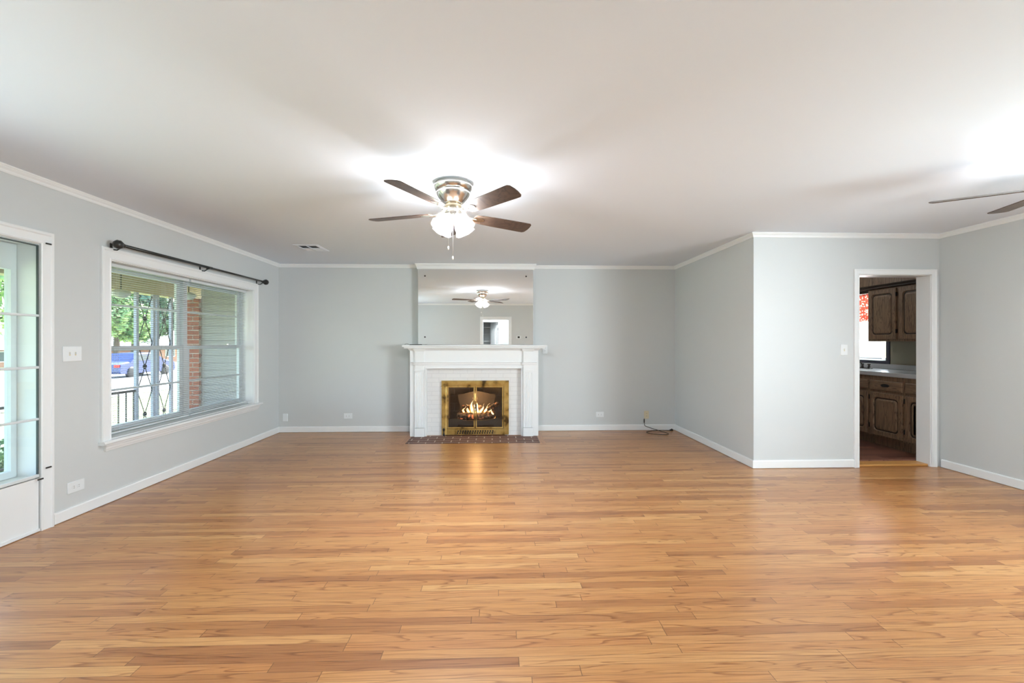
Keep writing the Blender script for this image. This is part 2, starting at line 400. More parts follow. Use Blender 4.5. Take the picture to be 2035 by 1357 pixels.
# ------------------------------------------------------------------ mesh helpers
class MB:
    def __init__(s): s.v = []; s.f = []; s.sm = []
    def add(s, vs, fs, smooth=False):
        o = len(s.v); s.v += [tuple(v) for v in vs]
        for f in fs: s.f.append([i+o for i in f]); s.sm.append(smooth)
        return s
    def box(s, x0, x1, y0, y1, z0, z1, mat=None):
        vs = [(x, y, z) for z in (z0, z1) for y in (y0, y1) for x in (x0, x1)]
        if mat is not None: vs = [mat @ Vector(v) for v in vs]
        return s.add(vs, [(0, 2, 3, 1), (4, 5, 7, 6), (0, 1, 5, 4), (2, 6, 7, 3), (0, 4, 6, 2), (1, 3, 7, 5)])
    def bbox(s, x0, x1, y0, y1, z0, z1, b=0.003, mat=None):
        # bevelled box: chamfered on all edges
        vs = []; idx = {}
        X = (x0, x1); Y = (y0, y1); Z = (z0, z1)
        for i in (0, 1):
            for j in (0, 1):
                for k in (0, 1):
                    sx, sy, sz = (1, -1)[i], (1, -1)[j], (1, -1)[k]
                    for a in range(3):
                        p = [X[i]+sx*b, Y[j]+sy*b, Z[k]+sz*b]
                        p[a] = (X[i], Y[j], Z[k])[a]
                        idx[(i, j, k, a)] = len(vs); vs.append(tuple(p))
        if mat is not None: vs = [mat @ Vector(v) for v in vs]
        fs = []
        def q(*c): fs.append([idx[t] for t in c])
        for i in (0, 1):
            o = [(i, 0, 0, 0), (i, 1, 0, 0), (i, 1, 1, 0), (i, 0, 1, 0)]; q(*(o if i else o[::-1]))
            o = [(0, i, 0, 1), (0, i, 1, 1), (1, i, 1, 1), (1, i, 0, 1)]; q(*(o if i else o[::-1]))
            o = [(0, 0, i, 2), (1, 0, i, 2), (1, 1, i, 2), (0, 1, i, 2)]; q(*(o if i else o[::-1]))
        for i in (0, 1):
            for j in (0, 1):
                q((i, j, 0, 0), (i, j, 1, 0), (i, j, 1, 1), (i, j, 0, 1))
                q((i, 0, j, 0), (i, 1, j, 0), (i, 1, j, 2), (i, 0, j, 2))
                q((0, i, j, 1), (1, i, j, 1), (1, i, j, 2), (0, i, j, 2))
        for i in (0, 1):
            for j in (0, 1):
                for k in (0, 1): q((i, j, k, 0), (i, j, k, 1), (i, j, k, 2))
        return s.add(vs, fs)
    def lathe(s, prof, n=32, mat=Matrix(), smooth=True, cap=True, wob=None):
        vs = []; fs = []
        for r, z in prof:
            for k in range(n):
                a = 2*PI*k/n; rr = r*(1 + (wob(a, z) if wob else 0))
                vs.append(mat @ Vector((rr*math.cos(a), rr*math.sin(a), z)))
        for i in range(len(prof)-1):
            for k in range(n):
                k2 = (k+1) % n
                fs.append((i*n+k, i*n+k2, (i+1)*n+k2, (i+1)*n+k))
        if cap:
            fs.append(tuple(range(n))[::-1]); fs.append(tuple((len(prof)-1)*n+k for k in range(n)))
        return s.add(vs, fs, smooth)
    def tube(s, pts, r, n=8, cap=True):
        pts = [Vector(p) for p in pts]; vs = []; fs = []
        rs = r if isinstance(r, (list, tuple)) else [r]*len(pts)
        up = None
        for i, p in enumerate(pts):
            d = (pts[min(i+1, len(pts)-1)] - pts[max(i-1, 0)]).normalized()
            if up is None:
                up = Vector((0, 0, 1)) if abs(d.z) < 0.9 else Vector((1, 0, 0))
            x = d.cross(up).normalized(); up = x.cross(d).normalized()
            for k in range(n):
                a = 2*PI*k/n
                vs.append(p + rs[i]*(math.cos(a)*x + math.sin(a)*up))
        for i in range(len(pts)-1):
            for k in range(n):
                k2 = (k+1) % n
                fs.append((i*n+k, i*n+k2, (i+1)*n+k2, (i+1)*n+k))
        if cap:
            fs.append(tuple(range(n))[::-1]); fs.append(tuple((len(pts)-1)*n+k for k in range(n)))
        return s.add(vs, fs, True)
    def sweep(s, A, B, nrm, prof, mA=0, mB=0):
        # prof = closed 2-D section of (distance from wall, z)
        A = Vector(A); B = Vector(B); d = (B-A).normalized(); nrm = Vector(nrm)
        vs = []
        for P, m_, sg in ((A, mA, 1), (B, mB, -1)):
            for o, z in prof: vs.append(P + d*(sg*m_*o) + nrm*o + Vector((0, 0, z)))
        n = len(prof)
        fs = [(k, (k+1) % n, n+(k+1) % n, n+k) for k in range(n)]
        fs += [tuple(range(n))[::-1], tuple(range(n, 2*n))]
        return s.add(vs, fs)
    def frame(s, P, rect, prof, closed=True):
        # moulding mitred round an opening; prof = [(outward, protrusion)], P maps (a, b, t)
        a0, a1, b0, b1 = rect; vs = []; fs = []
        for o, t in prof:
            if closed: c = [(a0-o, b0-o), (a1+o, b0-o), (a1+o, b1+o), (a0-o, b1+o)]
            else: c = [(a1+o, b0), (a1+o, b1+o), (a0-o, b1+o), (a0-o, b0)]
            vs += [P(a, b, t) for a, b in c]
        n = len(prof); segs = 4 if closed else 3
        for i in range(n):
            j = (i+1) % n
            for k in range(segs):
                k2 = (k+1) % 4
                fs.append((i*4+k, i*4+k2, j*4+k2, j*4+k))
        if not closed:
            fs.append(tuple(i*4 for i in range(n))); fs.append(tuple(i*4+3 for i in range(n)))
        return s.add(vs, fs)
    def panel(s, P, rect, rings, seg=5):
        a0, a1, b0, b1 = rect; vs = []; fs = []
        for ins, r, t in rings:
            for (ca, cb, st) in ((a1-ins-r, b1-ins-r, 0), (a0+ins+r, b1-ins-r, 1), (a0+ins+r, b0+ins+r, 2), (a1-ins-r, b0+ins+r, 3)):
                for q in range(seg+1):
                    an = (st + q/seg)*PI/2
                    vs.append(P(ca+r*math.cos(an), cb+r*math.sin(an), t))
        n = 4*(seg+1)
        for i in range(len(rings)-1):
            for k in range(n):
                k2 = (k+1) % n; fs.append((i*n+k, i*n+k2, (i+1)*n+k2, (i+1)*n+k))
        fs.append(tuple((len(rings)-1)*n+k for k in range(n))); fs.append(tuple(range(n))[::-1])
        return s.add(vs, fs)
    def build(s, name, mat, parent=None, bevel=0, fix=True):
        me = bpy.data.meshes.new(name)
        o0 = Vector((0, 0, 0)) if parent is None else world_of(parent)
        me.from_pydata([tuple(Vector(v)-o0) for v in s.v], [], s.f)
        me.polygons.foreach_set('use_smooth', s.sm)
        me.validate()
        if fix:
            import bmesh
            bm = bmesh.new(); bm.from_mesh(me)
            bmesh.ops.recalc_face_normals(bm, faces=bm.faces); bm.to_mesh(me); bm.free()
        me.materials.append(mat)
        ob = bpy.data.objects.new(name, me); COL.objects.link(ob)
        if parent is not None: ob.parent = parent
        if bevel:
            b = ob.modifiers.new('bevel', 'BEVEL'); b.width = bevel; b.segments = 2; b.limit_method = 'ANGLE'
        return ob

def world_of(o):
    p = Vector((0, 0, 0))
    while o is not None: p += Vector(o.location); o = o.parent
    return p

def thing(name, label, cat, loc=(0, 0, 0), group=None, kind=None):
    o = bpy.data.objects.new(name, None); COL.objects.link(o)
    o.location = loc; o.empty_display_size = 0.1
    return tag(o, label, cat, group, kind)
def tag(o, label=None, cat=None, group=None, kind=None):
    if label: o['label'] = label
    if cat: o['category'] = cat
    if group: o['group'] = group
    if kind: o['kind'] = kind
    return o
def struct(o): o['kind'] = 'structure'; return o
def sempty(name, loc=(0, 0, 0)):
    o = bpy.data.objects.new(name, None); COL.objects.link(o); o.location = loc; o['kind'] = 'structure'; return o

def PX(X, sg=1):   # plane X = const, protruding along sg*X ; a = y, b = z
    return lambda a, b, t: (X+sg*t, a, b)
def PY(Y, sg=-1):  # plane Y = const ; a = x, b = z
    return lambda a, b, t: (a, Y+sg*t, b)

# ------------------------------------------------------------------ the room
XL, XN, XR = -3.155, 2.66, 4.65
YB, YM, YR = 6.70, 4.625, -0.10
H = 2.44
WT = 0.205    # outer (left) wall thickness

def wall_grid(name, plane, c0, c1, a0, a1, holes, mat, z0=0.0, z1=H):
    """slab between c0 and c1 on one axis, from a0 to a1 on the other, with rectangular holes (a0,a1,z0,z1)"""
    mb = MB()
    aa = sorted({a0, a1, *[h[0] for h in holes], *[h[1] for h in holes]})
    zz = sorted({z0, z1, *[h[2] for h in holes], *[h[3] for h in holes]})
    for i in range(len(aa)-1):
        for j in range(len(zz)-1):
            ca, cz = (aa[i]+aa[i+1])/2, (zz[j]+zz[j+1])/2
            if any(h[0] < ca < h[1] and h[2] < cz < h[3] for h in holes): continue
            if plane == 'X': mb.box(c0, c1, aa[i], aa[i+1], zz[j], zz[j+1])
            else: mb.box(aa[i], aa[i+1], c0, c1, zz[j], zz[j+1])
    return struct(mb.build(name, mat))

struct(MB().box(XL-WT, XR+0.15, YR-0.12, YB+0.12, -0.06, 0.0).build('floor', M['oak']))
struct(MB().box(XL-WT, 5.45, -2.5, 8.0, H, H+0.06).build('ceiling', M['ceil']))

WY0, WY1, WZ0, WZ1 = 3.82, 6.01, 0.512, 1.977       # picture window opening
DY0, DY1, DZ1 = 2.32, 3.25, 1.985                  # glazed sidelight opening
KX0, KX1, KZ1 = 3.778, 4.553, 2.011                # kitchen opening
RX0, RX1, RZ1 = -0.40, 0.352, 1.977                # hall opening behind the camera
FX0, FX1, FZ1 = -0.74, 0.135, 0.72                 # firebox

wall_grid('wall_left', 'X', XL-WT, XL, YR-0.12, YB+0.12, [(WY0, WY1, WZ0, WZ1), (DY0, DY1, 0, DZ1), (0.90, 1.90, 0.90, 2.00)], M['wall'])
wall_grid('wall_back', 'Y', YB, YB+0.12, XL, XN, [(FX0, FX1, 0, FZ1)], M['wall'])
wall_grid('wall_nook', 'X', XN, XN+0.12, YM+0.16, YB+0.12, [], M['wall'])
wall_grid('wall_kitchen', 'Y', YM, YM+0.16, XN, XR+0.15, [(KX0, KX1, 0, KZ1)], M['wall'])
wall_grid('wall_right', 'X', XR, XR+0.15, YR-0.12, YM, [(0.10, 1.70, 0.80, 2.05)], M['wall'])
wall_grid('wall_rear', 'Y', YR-0.12, YR, XL, XR, [(RX0, RX1, 0, RZ1)], M['wall'])
struct(MB().box(-1.137, 0.537, 6.595, YB, 1.272, H).build('wall_chimney', M['wall']))

# crown moulding: closed section (distance from wall, z)
CR = [(0, H-0.048), (0.006, H-0.048), (0.010, H-0.040), (0.012, H-0.030), (0.022, H-0.018), (0.026, H-0.010), (0.030, H-0.008), (0.030, H), (0, H)]
CR2 = [(0, H-0.078), (0.008, H-0.078), (0.012, H-0.070), (0.018, H-0.040), (0.034, H-0.014), (0.038, H-0.012), (0.038, H), (0, H)]
segs = [((XL, YR, 0), (XL, YB, 0), (1, 0, 0), 1, 1), ((XL, YB, 0), (-1.137, YB, 0), (0, -1, 0), 1, 0),
        ((0.537, YB, 0), (XN, YB, 0), (0, -1, 0), 0, 1), ((XN, YB, 0), (XN, YM, 0), (-1, 0, 0), 1, -1),
        ((XN, YM, 0), (XR, YM, 0), (0, -1, 0), -1, 1), ((XR, YM, 0), (XR, YR, 0), (-1, 0, 0), 1, 1),
        ((XR, YR, 0), (XL, YR, 0), (0, 1, 0), 1, 1)]
for i, (a, b, nn, ma, mb_) in enumerate(segs):
    struct(MB().sweep(a, b, nn, CR, ma, mb_).build('trim_%d' % (i+1), M['trim']))
mb = MB().sweep((-1.137, 6.595, 0), (0.537, 6.595, 0), (0, -1, 0), CR2, -1, -1)
mb.sweep((-1.137, YB, 0), (-1.137, 6.595, 0), (-1, 0, 0), CR2, 0, -1)
mb.sweep((0.537, 6.595, 0), (0.537, YB, 0), (1, 0, 0), CR2, -1, 0)
struct(mb.build('trim_8', M['trim']))

BB = [(0, 0.004), (0.014, 0.004), (0.014, 0.074), (0.010, 0.083), (0, 0.084)]
def base(side, parts):
    mb = MB()
    for p_ in parts: mb.sweep(*p_)
    struct(mb.build('baseboard_'+side, M['trim']))
base('left', [((XL, 3.342, 0), (XL, YB, 0), (1, 0, 0), BB, 0, 1), ((XL, YR, 0), (XL, 2.22, 0), (1, 0, 0), BB, 1, 0)])
base('back', [((XL, YB, 0), (-1.205, YB, 0), (0, -1, 0), BB, 1, 0), ((0.585, YB, 0), (XN, YB, 0), (0, -1, 0), BB, 0, 1)])
base('nook', [((XN, YB, 0), (XN, YM, 0), (-1, 0, 0), BB, 1, -1)])
base('kitchen', [((XN, YM, 0), (KX0-0.058, YM, 0), (0, -1, 0), BB, -1, 0)])
base('right', [((XR, YM-0.03, 0), (XR, YR, 0), (-1, 0, 0), BB, 0, 1)])
base('rear', [((XR, YR, 0), (RX1+0.085, YR, 0), (0, 1, 0), BB, 1, 0), ((RX0-0.085, YR, 0), (XL, YR, 0), (0, 1, 0), BB, 0, 1)])

CAS = [(0.0, 0.0), (0.0, 0.012), (0.006, 0.016), (0.012, 0.012), (0.05, 0.016), (0.056, 0.022), (0.068, 0.022), (0.072, 0.018), (0.072, 0.0)]
def scaled(prof, w): return [(o*w/0.072, t) for o, t in prof]

# kitchen doorway: casing, jamb lining, threshold
d2 = sempty('door_1', (0, 0, 0))
MB().frame(PY(YM), (KX0, KX1, 0.0, KZ1), scaled(CAS, 0.057)[:-1] + [(0.057, 0.0)], closed=False).build('casing', M['trim'], d2)
mb = MB().frame(lambda a, b, t: (a, YM+0.16*t, b), (KX0, KX1, 0.0, KZ1), [(0, 0), (-0.004, 0), (-0.004, 1), (0, 1)], closed=False)
mb.build('jamb', M['trim'], d2)
MB().bbox(KX0+0.005, KX1-0.005, YM+0.02, YM+0.16, 0.0, 0.022, 0.004).build('threshold', plain('honey_oak_threshold', sRGB(205, 150, 84), 0.35, var=0.1), d2)
# hall doorway (seen in the mirror)
d3 = sempty('door_2')
MB().frame(PY(YR, 1), (RX0, RX1, 0.0, RZ1), scaled(CAS, 0.082), closed=False).build('casing', M['trim'], d3)
MB().frame(lambda a, b, t: (a, YR-0.12*t, b), (RX0, RX1, 0.0, RZ1), [(0, 0), (-0.004, 0), (-0.004, 1), (0, 1)], closed=False).build('jamb', M['trim'], d3)

# added unseen side windows, put in to let fill light into the room
for nm, X, sg, r in (('added_window_4', XL, 1, (0.90, 1.90, 0.90, 2.00)), ('added_window_5', XR, -1, (0.10, 1.70, 0.80, 2.05))):
    w = sempty(nm)
    MB().frame(PX(X, sg), r, scaled(CAS, 0.085), closed=True).build('casing', M['trim'], w)
    mb = MB().frame(PX(X-sg*0.10, sg), (r[0]+0.05, r[1]-0.05, r[2]+0.05, r[3]-0.05), [(0, 0), (0, 0.03), (0.05, 0.03), (0.05, 0)], closed=True)
    c_ = (r[0]+r[1])/2; x_ = sorted((X-sg*0.10, X-sg*0.07)); mb.box(x_[0], x_[1], c_-0.02, c_+0.02, r[2]+0.05, r[3]-0.05)
    mb.build('sash', M['trim'], w)
    x_ = X-sg*0.088; MB().box(x_-0.002, x_+0.002, r[0]+0.05, r[1]-0.05, r[2]+0.05, r[3]-0.05).build('pane', M['glass'], w)
# ------------------------------------------------------------------ picture window on the left
w1 = sempty('window_1')
XI, XO = XL, XL-WT
cas = [(0.0, 0.0), (0.0, 0.014), (0.008, 0.018), (0.016, 0.014), (0.070, 0.018), (0.078, 0.024), (0.095, 0.024), (0.099, 0.018), (0.099, 0.0)]
MB().frame(PX(XI), (WY0, WY1, WZ0, WZ1), scaled([(o*0.072/0.099, t) for o, t in cas], 0.095), closed=False).build('casing', M['trim'], w1)
mb = MB().frame(lambda a, b, t: (XI-0.19*t, a, b), (WY0, WY1, WZ0, WZ1), [(0, 0), (-0.006, 0), (-0.006, 1), (0, 1)], closed=True)
mb.build('jamb', M['trim'], w1)
# stool and apron
st = [(0, WZ0-0.028), (0.046, WZ0-0.028), (0.052, WZ0-0.018), (0.050, WZ0-0.006), (0.044, WZ0), (0, WZ0)]
MB().sweep((XI, 3.712, 0), (XI, 6.16, 0), (1, 0, 0), st).build('sill', M['trim'], w1)
ap = [(0, 0.425), (0.012, 0.425), (0.016, 0.438), (0.022, 0.446), (0.026, 0.462), (0.032, 0.470), (0.034, WZ0-0.029), (0, WZ0-0.029)]
mb = MB()
vs = []
for (ys, ye) in (((3.73, 3.785), (6.145, 6.09)),):
    n_ = len(ap)
    for o, z in ap: vs.append((XI+o, ye[0-0]*0+3.73+(WZ0-z)*0.45, z))
    for o, z in ap: vs.append((XI+o, 6.145-(WZ0-z)*0.45, z))
mb.add(vs, [(k, (k+1) % n_, n_+(k+1) % n_, n_+k) for k in range(n_)] + [tuple(range(n_))[::-1], tuple(range(n_, 2*n_))])
mb.build('apron', M['trim'], w1)
# outer frame, mullion and the four sashes
SX0, SX1 = -3.345, -3.305
mb = MB()
jy0, jy1 = WY0+0.007, WY1-0.007
mb.box(-3.35, -3.29, jy0, jy0+0.022, WZ0+0.007, WZ1-0.007); mb.box(-3.35, -3.29, jy1-0.022, jy1, WZ0+0.007, WZ1-0.007)
mb.box(-3.35, -3.29, jy0+0.022, jy1-0.022, WZ1-0.03, WZ1-0.007); mb.box(-3.35, -3.29, jy0+0.022, jy1-0.022, WZ0+0.007, WZ0+0.025)
mb.box(-3.35, -3.285, 4.885, 4.945, WZ0+0.025, WZ1-0.03)
mb.build('window_frame', M['trim_cool'], w1)
ZR = 1.252
for (a0, a1) in ((jy0+0.022, 4.885), (4.945, jy1-0.022)):
    for up in (0, 1):
        z0, z1 = ((WZ0+0.025, ZR+0.02), (ZR-0.02, WZ1-0.03))[up]
        x0, x1 = ((-3.318, -3.293), (-3.346, -3.322))[up]
        mb = MB(); sw = 0.046
        mb.box(x0, x1, a0, a0+sw, z0, z1); mb.box(x0, x1, a1-sw, a1, z0, z1)
        mb.box(x0, x1, a0+sw, a1-sw, z0, z0+(0.035 if up else 0.05)); mb.box(x0, x1, a0+sw, a1-sw, z1-0.035, z1)
        sash = mb.build('sash', M['trim_cool'], w1)
        zm = (0.892, 1.628)[up]
        MB().box(x0, x1, a0+sw, a1-sw, zm-0.009, zm+0.009).build('muntin', M['trim_cool'], sash)
        MB().box((x0+x1)/2-0.002, (x0+x1)/2+0.002, a0+sw, a1-sw, z0+0.03, z1-0.03).build('pane', M['glass'], sash)
    if a0 > 4:
        MB().bbox(-3.292, -3.272, 5.66, 5.70, ZR+0.021, ZR+0.036, 0.003).build('sash_lock', M['nickel'], w1)

# the two mini blinds
def blind(a0, a1, label, ladders, wand):
    xb = -3.245
    t = thing('mini_blind', label, 'window blind', (xb, (a0+a1)/2, WZ0+0.008), 'mini blinds in the picture window')
    zt = WZ1-0.008
    mb = MB().box(xb-0.014, xb+0.014, a0, a1, zt-0.026, zt)
    mb.box(xb+0.014, xb+0.016, a0, a1, zt-0.003, zt+0.0005)
    mb.build('headrail', M['trim_cool'], t)
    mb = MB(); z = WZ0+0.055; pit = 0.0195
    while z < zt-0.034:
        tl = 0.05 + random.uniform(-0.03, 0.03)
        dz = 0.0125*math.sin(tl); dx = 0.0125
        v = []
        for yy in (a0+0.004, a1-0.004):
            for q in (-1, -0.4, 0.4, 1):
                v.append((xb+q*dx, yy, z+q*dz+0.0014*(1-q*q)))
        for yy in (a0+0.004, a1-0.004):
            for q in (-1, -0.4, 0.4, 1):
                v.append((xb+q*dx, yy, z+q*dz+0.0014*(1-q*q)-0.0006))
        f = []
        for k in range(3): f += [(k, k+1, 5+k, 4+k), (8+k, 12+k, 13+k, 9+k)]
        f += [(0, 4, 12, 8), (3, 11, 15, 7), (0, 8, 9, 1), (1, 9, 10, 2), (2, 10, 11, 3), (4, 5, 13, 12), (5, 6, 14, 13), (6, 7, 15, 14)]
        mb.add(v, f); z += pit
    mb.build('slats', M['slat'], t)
    MB().bbox(xb-0.0125, xb+0.0125, a0+0.002, a1-0.002, WZ0+0.020, WZ0+0.034, 0.003).build('bottom_rail', M['trim_cool'], t)
    for y in ladders:
        mb = MB()
        for dx in (-0.0135, 0.0135):
            for dy in (-0.008, 0.008): mb.box(xb+dx-0.0006, xb+dx+0.0006, y+dy-0.0006, y+dy+0.0006, WZ0+0.03, zt-0.02)
        mb.build('ladder_cord', M['cord'], t)
    if wand is not None:
        MB().tube([(xb+0.02, wand, zt-0.03), (xb+0.021, wand+0.006, 1.5), (xb+0.02, wand, 1.02)], 0.0035, 6).build('tilt_wand', M['glass'], t)
    return t
blind(3.835, 4.895, 'white horizontal mini blind over the left half of the picture window', (3.99, 4.55), None)
blind(4.925, 5.985, 'white horizontal mini blind over the right half of the picture window', (5.12, 5.80), None)
# white cord bundle resting on the stool, right end
mb = MB()
pts = []
for k in range(40):
    a = k*0.55; pts.append((-3.19+0.018*math.cos(a)+0.0006*k, 5.93+0.022*math.sin(a*0.8), WZ0+0.010+0.0009*k))
mb.tube(pts, 0.0022, 6)
tag(mb.build('blind_cord', M['plate']), 'coiled white blind cord lying at the right end of the picture window sill', 'cord')

# curtain rod
rod = thing('curtain_rod', 'dark bronze curtain rod with ball finials mounted above the picture window', 'curtain rod', (XL, 5.08, 2.09))
def ry(y): return Vector((XL+0.085, y, 2.098+0.0035*(y-3.85)))
MB().tube([ry(3.86), ry(5.02)], 0.0135, 14).build('rod_tube', M['rod'], rod)
MB().tube([ry(5.02), ry(6.10)], 0.0105, 14).build('inner_rod_tube', M['rod'], rod)
for y, sgn in ((3.86, -1), (6.10, 1)):
    mt = Matrix.Translation(ry(y)) @ Matrix.Rotation(-sgn*PI/2, 4, 'X')
    prof = [(0.006, 0), (0.015, 0.0), (0.017, 0.008), (0.011, 0.014), (0.016, 0.022), (0.029, 0.036), (0.036, 0.056), (0.034, 0.074), (0.024, 0.090), (0.008, 0.098), (0.001, 0.100)]
    MB().lathe(prof, 24, mt, wob=lambda a, z: 0.05*math.cos(a*8+z*80) if z > 0.03 else 0).build('finial', M['rod'], rod)
for y in (3.83, 4.945, 6.085):
    c = ry(y)
    mb = MB().box(XL+0.001, XL+0.006, y-0.010, y+0.010, c.z-0.07, c.z+0.015)
    mb.tube([(XL+0.004, y, c.z-0.035), (XL+0.05, y, c.z-0.04), (XL+0.085, y, c.z-0.018)], 0.0055, 8)
    mb.tube([(XL+0.068, y, c.z-0.002), (XL+0.075, y, c.z-0.016), (XL+0.085, y, c.z-0.020), (XL+0.096, y, c.z-0.016), (XL+0.102, y, c.z-0.002)], 0.005, 8)
    mb.build('rod_bracket', M['rod'], rod)

# ------------------------------------------------------------------ tall sidelight at the far left
w2 = sempty('window_2')
MB().frame(PX(XI), (DY0, DY1, 0.0, DZ1), scaled(CAS, 0.086), closed=False).build('casing', M['trim'], w2)
mb = MB().frame(lambda a, b, t: (XI-0.20*t, a, b), (DY0, DY1, 0.372, DZ1), [(0, 0.02), (-0.005, 0.02), (-0.005, 1), (0, 1)], closed=True)
mb.build('jamb', M['reveal'], w2)
mb = MB().box(XI-0.012, XI-0.002, DY0+0.004, DY1-0.004, 0.006, 0.366)
mb.box(XI-0.004, XI+0.010, DY0+0.004, DY1-0.004, 0.004, 0.020)
mb.box(XI-0.19, XI-0.03, DY0, DY1, 0.0, 0.372)
mb.build('lower_panel', M['trim'], w2)
mb = MB()
for z, h_ in ((1.487, 0.008), (1.131, 0.009), (0.775, 0.008)): mb.bbox(XI-0.014, XI+0.004, DY0+0.006, DY1-0.006, z-h_, z+h_, 0.003)
mb.bbox(XI-0.014, XI+0.006, DY0+0.006, DY1-0.006, 0.374, 0.396, 0.003)
mb.build('storm_bar', M['trim_cool'], w2)
MB().box(XI-0.009, XI-0.006, DY0+0.008, DY1-0.008, 0.38, DZ1-0.012).build('storm_pane', M['glass'], w2)
mb = MB().frame(lambda a, b, t: (XI-0.012+t, a, b), (DY0+0.014, DY1-0.012, 0.385, DZ1-0.020), [(0, 0), (0, 0.012), (0.007, 0.012), (0.007, 0)], closed=True)
mb.build('weatherstrip', M['weather'], w2)
for z, dz in ((1.992, -0.008), (0.428, 0.0), (0.362, 0.0)):
    y = DY1+(0.045 if z != 0.362 else -0.012)
    MB().bbox(XI+0.0165, XI+0.024, y-0.022, y+0.018, z-0.005, z+0.005, 0.002).build('turn_button', M['rubber'], w2)
mb = MB()
xo0, xo1 = -3.345, -3.300
mb.box(xo0, xo1, DY0+0.007, DY0+0.045, 0.38, DZ1-0.008); mb.box(xo0, xo1, DY1-0.045, DY1-0.007, 0.38, DZ1-0.008)
mb.box(xo0, xo1, DY0+0.045, DY1-0.045, 1.80, DZ1-0.008); mb.box(xo0, xo1, DY0+0.045, DY1-0.045, 0.38, 0.425)
mb.build('outer_frame', M['trim_cool'], w2)
MB().box(-3.325, -3.321, DY0+0.045, DY1-0.045, 0.425, 1.80).build('outer_pane', M['glass'], w2)
MB().box(XI-0.18, XI-0.02, DY0+0.006, DY1-0.006, 0.3735, 0.3765).build('sill', M['trim'], w2)

# ------------------------------------------------------------------ switches and outlets
def wallplate(name, label, cat, P, ca, cb, w, h, kind, mat='plate', group=None):
    t = thing(name, label, cat, P(ca, cb, 0.0), group)
    MB().panel(P, (ca-w/2, ca+w/2, cb-h/2, cb+h/2), [(0, 0.004, 0.0005), (0, 0.004, 0.004), (0.003, 0.003, 0.0065)]).build('cover_plate', M[mat], t)
    def bx(a0, a1, b0, b1, t0, t1, nm, m_):
        c = [P(a, b, tt) for tt in (t0, t1) for b in (b0, b1) for a in (a0, a1)]
        MB().add(c, [(0, 2, 3, 1), (4, 5, 7, 6), (0, 1, 5, 4), (2, 6, 7, 3), (0, 4, 6, 2), (1, 3, 7, 5)]).build(nm, M[m_], t)
    if kind[0] == 'switch':
        n = kind[1]
        for k in range(n):
            c = ca+(k-(n-1)/2)*0.046
            bx(c-0.006, c+0.006, cb-0.013, cb+0.013, 0.0065, 0.0075, 'switch_slot', 'beige')
            bx(c-0.004, c+0.004, cb-0.002, cb+0.010, 0.0075, 0.016, 'toggle', mat)
    if kind[0] == 'outlet':
        horiz = kind[1]
        for sg in (-1, 1):
            oa, ob_ = (sg*0.020, 0) if horiz else (0, sg*0.020)
            MB().panel(P, (ca+oa-0.015, ca+oa+0.015, cb+ob_-0.014, cb+ob_+0.014), [(0, 0.008, 0.0062), (0, 0.008, 0.0085)]).build('receptacle', M[mat], t)
            for q in (-0.006, 0.006):
                if horiz: bx(ca+oa-0.005, ca+oa+0.004, cb+q-0.0012, cb+q+0.0012, 0.0085, 0.0092, 'slot', 'dark')
                else: bx(ca+q-0.0012, ca+q+0.0012, cb+ob_-0.003, cb+ob_+0.006, 0.0085, 0.0092, 'slot', 'dark')
    return t
wallplate('light_switch', 'white double toggle switch plate between the glazed sidelight and the picture window', 'light switch', PX(XL), 3.489, 1.218, 0.150, 0.112, ('switch', 2))
wallplate('power_outlet', 'white sideways duplex outlet low on the left wall under the switch plate', 'outlet', PX(XL), 3.518, 0.225, 0.138, 0.082, ('outlet', True))
wallplate('blank_plate', 'blank upright white cover plate in the back left corner', 'wall plate', PY(YB), -3.061, 0.217, 0.070, 0.110, ('blank',), 'beige' if False else 'plate')
wallplate('power_outlet', 'white sideways outlet low on the back wall left of the fireplace', 'outlet', PY(YB), -2.163, 0.234, 0.122, 0.080, ('outlet', True))
wallplate('power_outlet', 'white sideways outlet low on the back wall right of the fireplace', 'outlet', PY(YB), 1.529, 0.236, 0.118, 0.080, ('outlet', True))
bo = wallplate('power_outlet', 'beige upright outlet in the right back corner above the black cable', 'outlet', PY(YB), 2.228, 0.229, 0.070, 0.118, ('outlet', False), 'beige')
wallplate('power_outlet', 'white upright outlet tucked behind the right end of the mantel shelf', 'outlet', PY(YB), 0.712, 1.200, 0.074, 0.122, ('outlet', False))
wallplate('light_switch', 'white single toggle switch plate left of the kitchen doorway', 'light switch', PY(YM), 3.620, 1.226, 0.072, 0.115, ('switch', 1))

# black cable in the back right corner
P = [(2.19, 6.685, 0.175), (2.188, 6.672, 0.14), (2.192, 6.675, 0.10), (2.20, 6.68, 0.07), (2.26, 6.66, 0.045), (2.38, 6.60, 0.012), (2.44, 6.45, 0.006), (2.43, 6.36, 0.006),
     (2.34, 6.33, 0.006), (2.20, 6.42, 0.006), (2.17, 6.52, 0.006), (2.25, 6.60, 0.006), (2.40, 6.625, 0.010), (2.56, 6.63, 0.007)]
def smooth(P, n=6):
    P = [Vector(p) for p in P]; out = []
    for i in range(len(P)-1):
        a, b, c, d = P[max(i-1, 0)], P[i], P[i+1], P[min(i+2, len(P)-1)]
        for k in range(n):
            t = k/n
            out.append(0.5*((2*b)+(c-a)*t+(2*a-5*b+4*c-d)*t*t+(3*b-a-3*c+d)*t**3))
    return out+[P[-1]]
cb = thing('coaxial_cable', 'black cable looping on the floor in the back right corner', 'cable', (2.3, 6.5, 0))
MB().tube(smooth(P), 0.0042, 8).build('cable_cord', M['rubber'], cb)
MB().tube([(2.188, 6.678, 0.165), (2.187, 6.672, 0.115)], 0.008, 8).build('wall_plug', M['rubber'], cb)
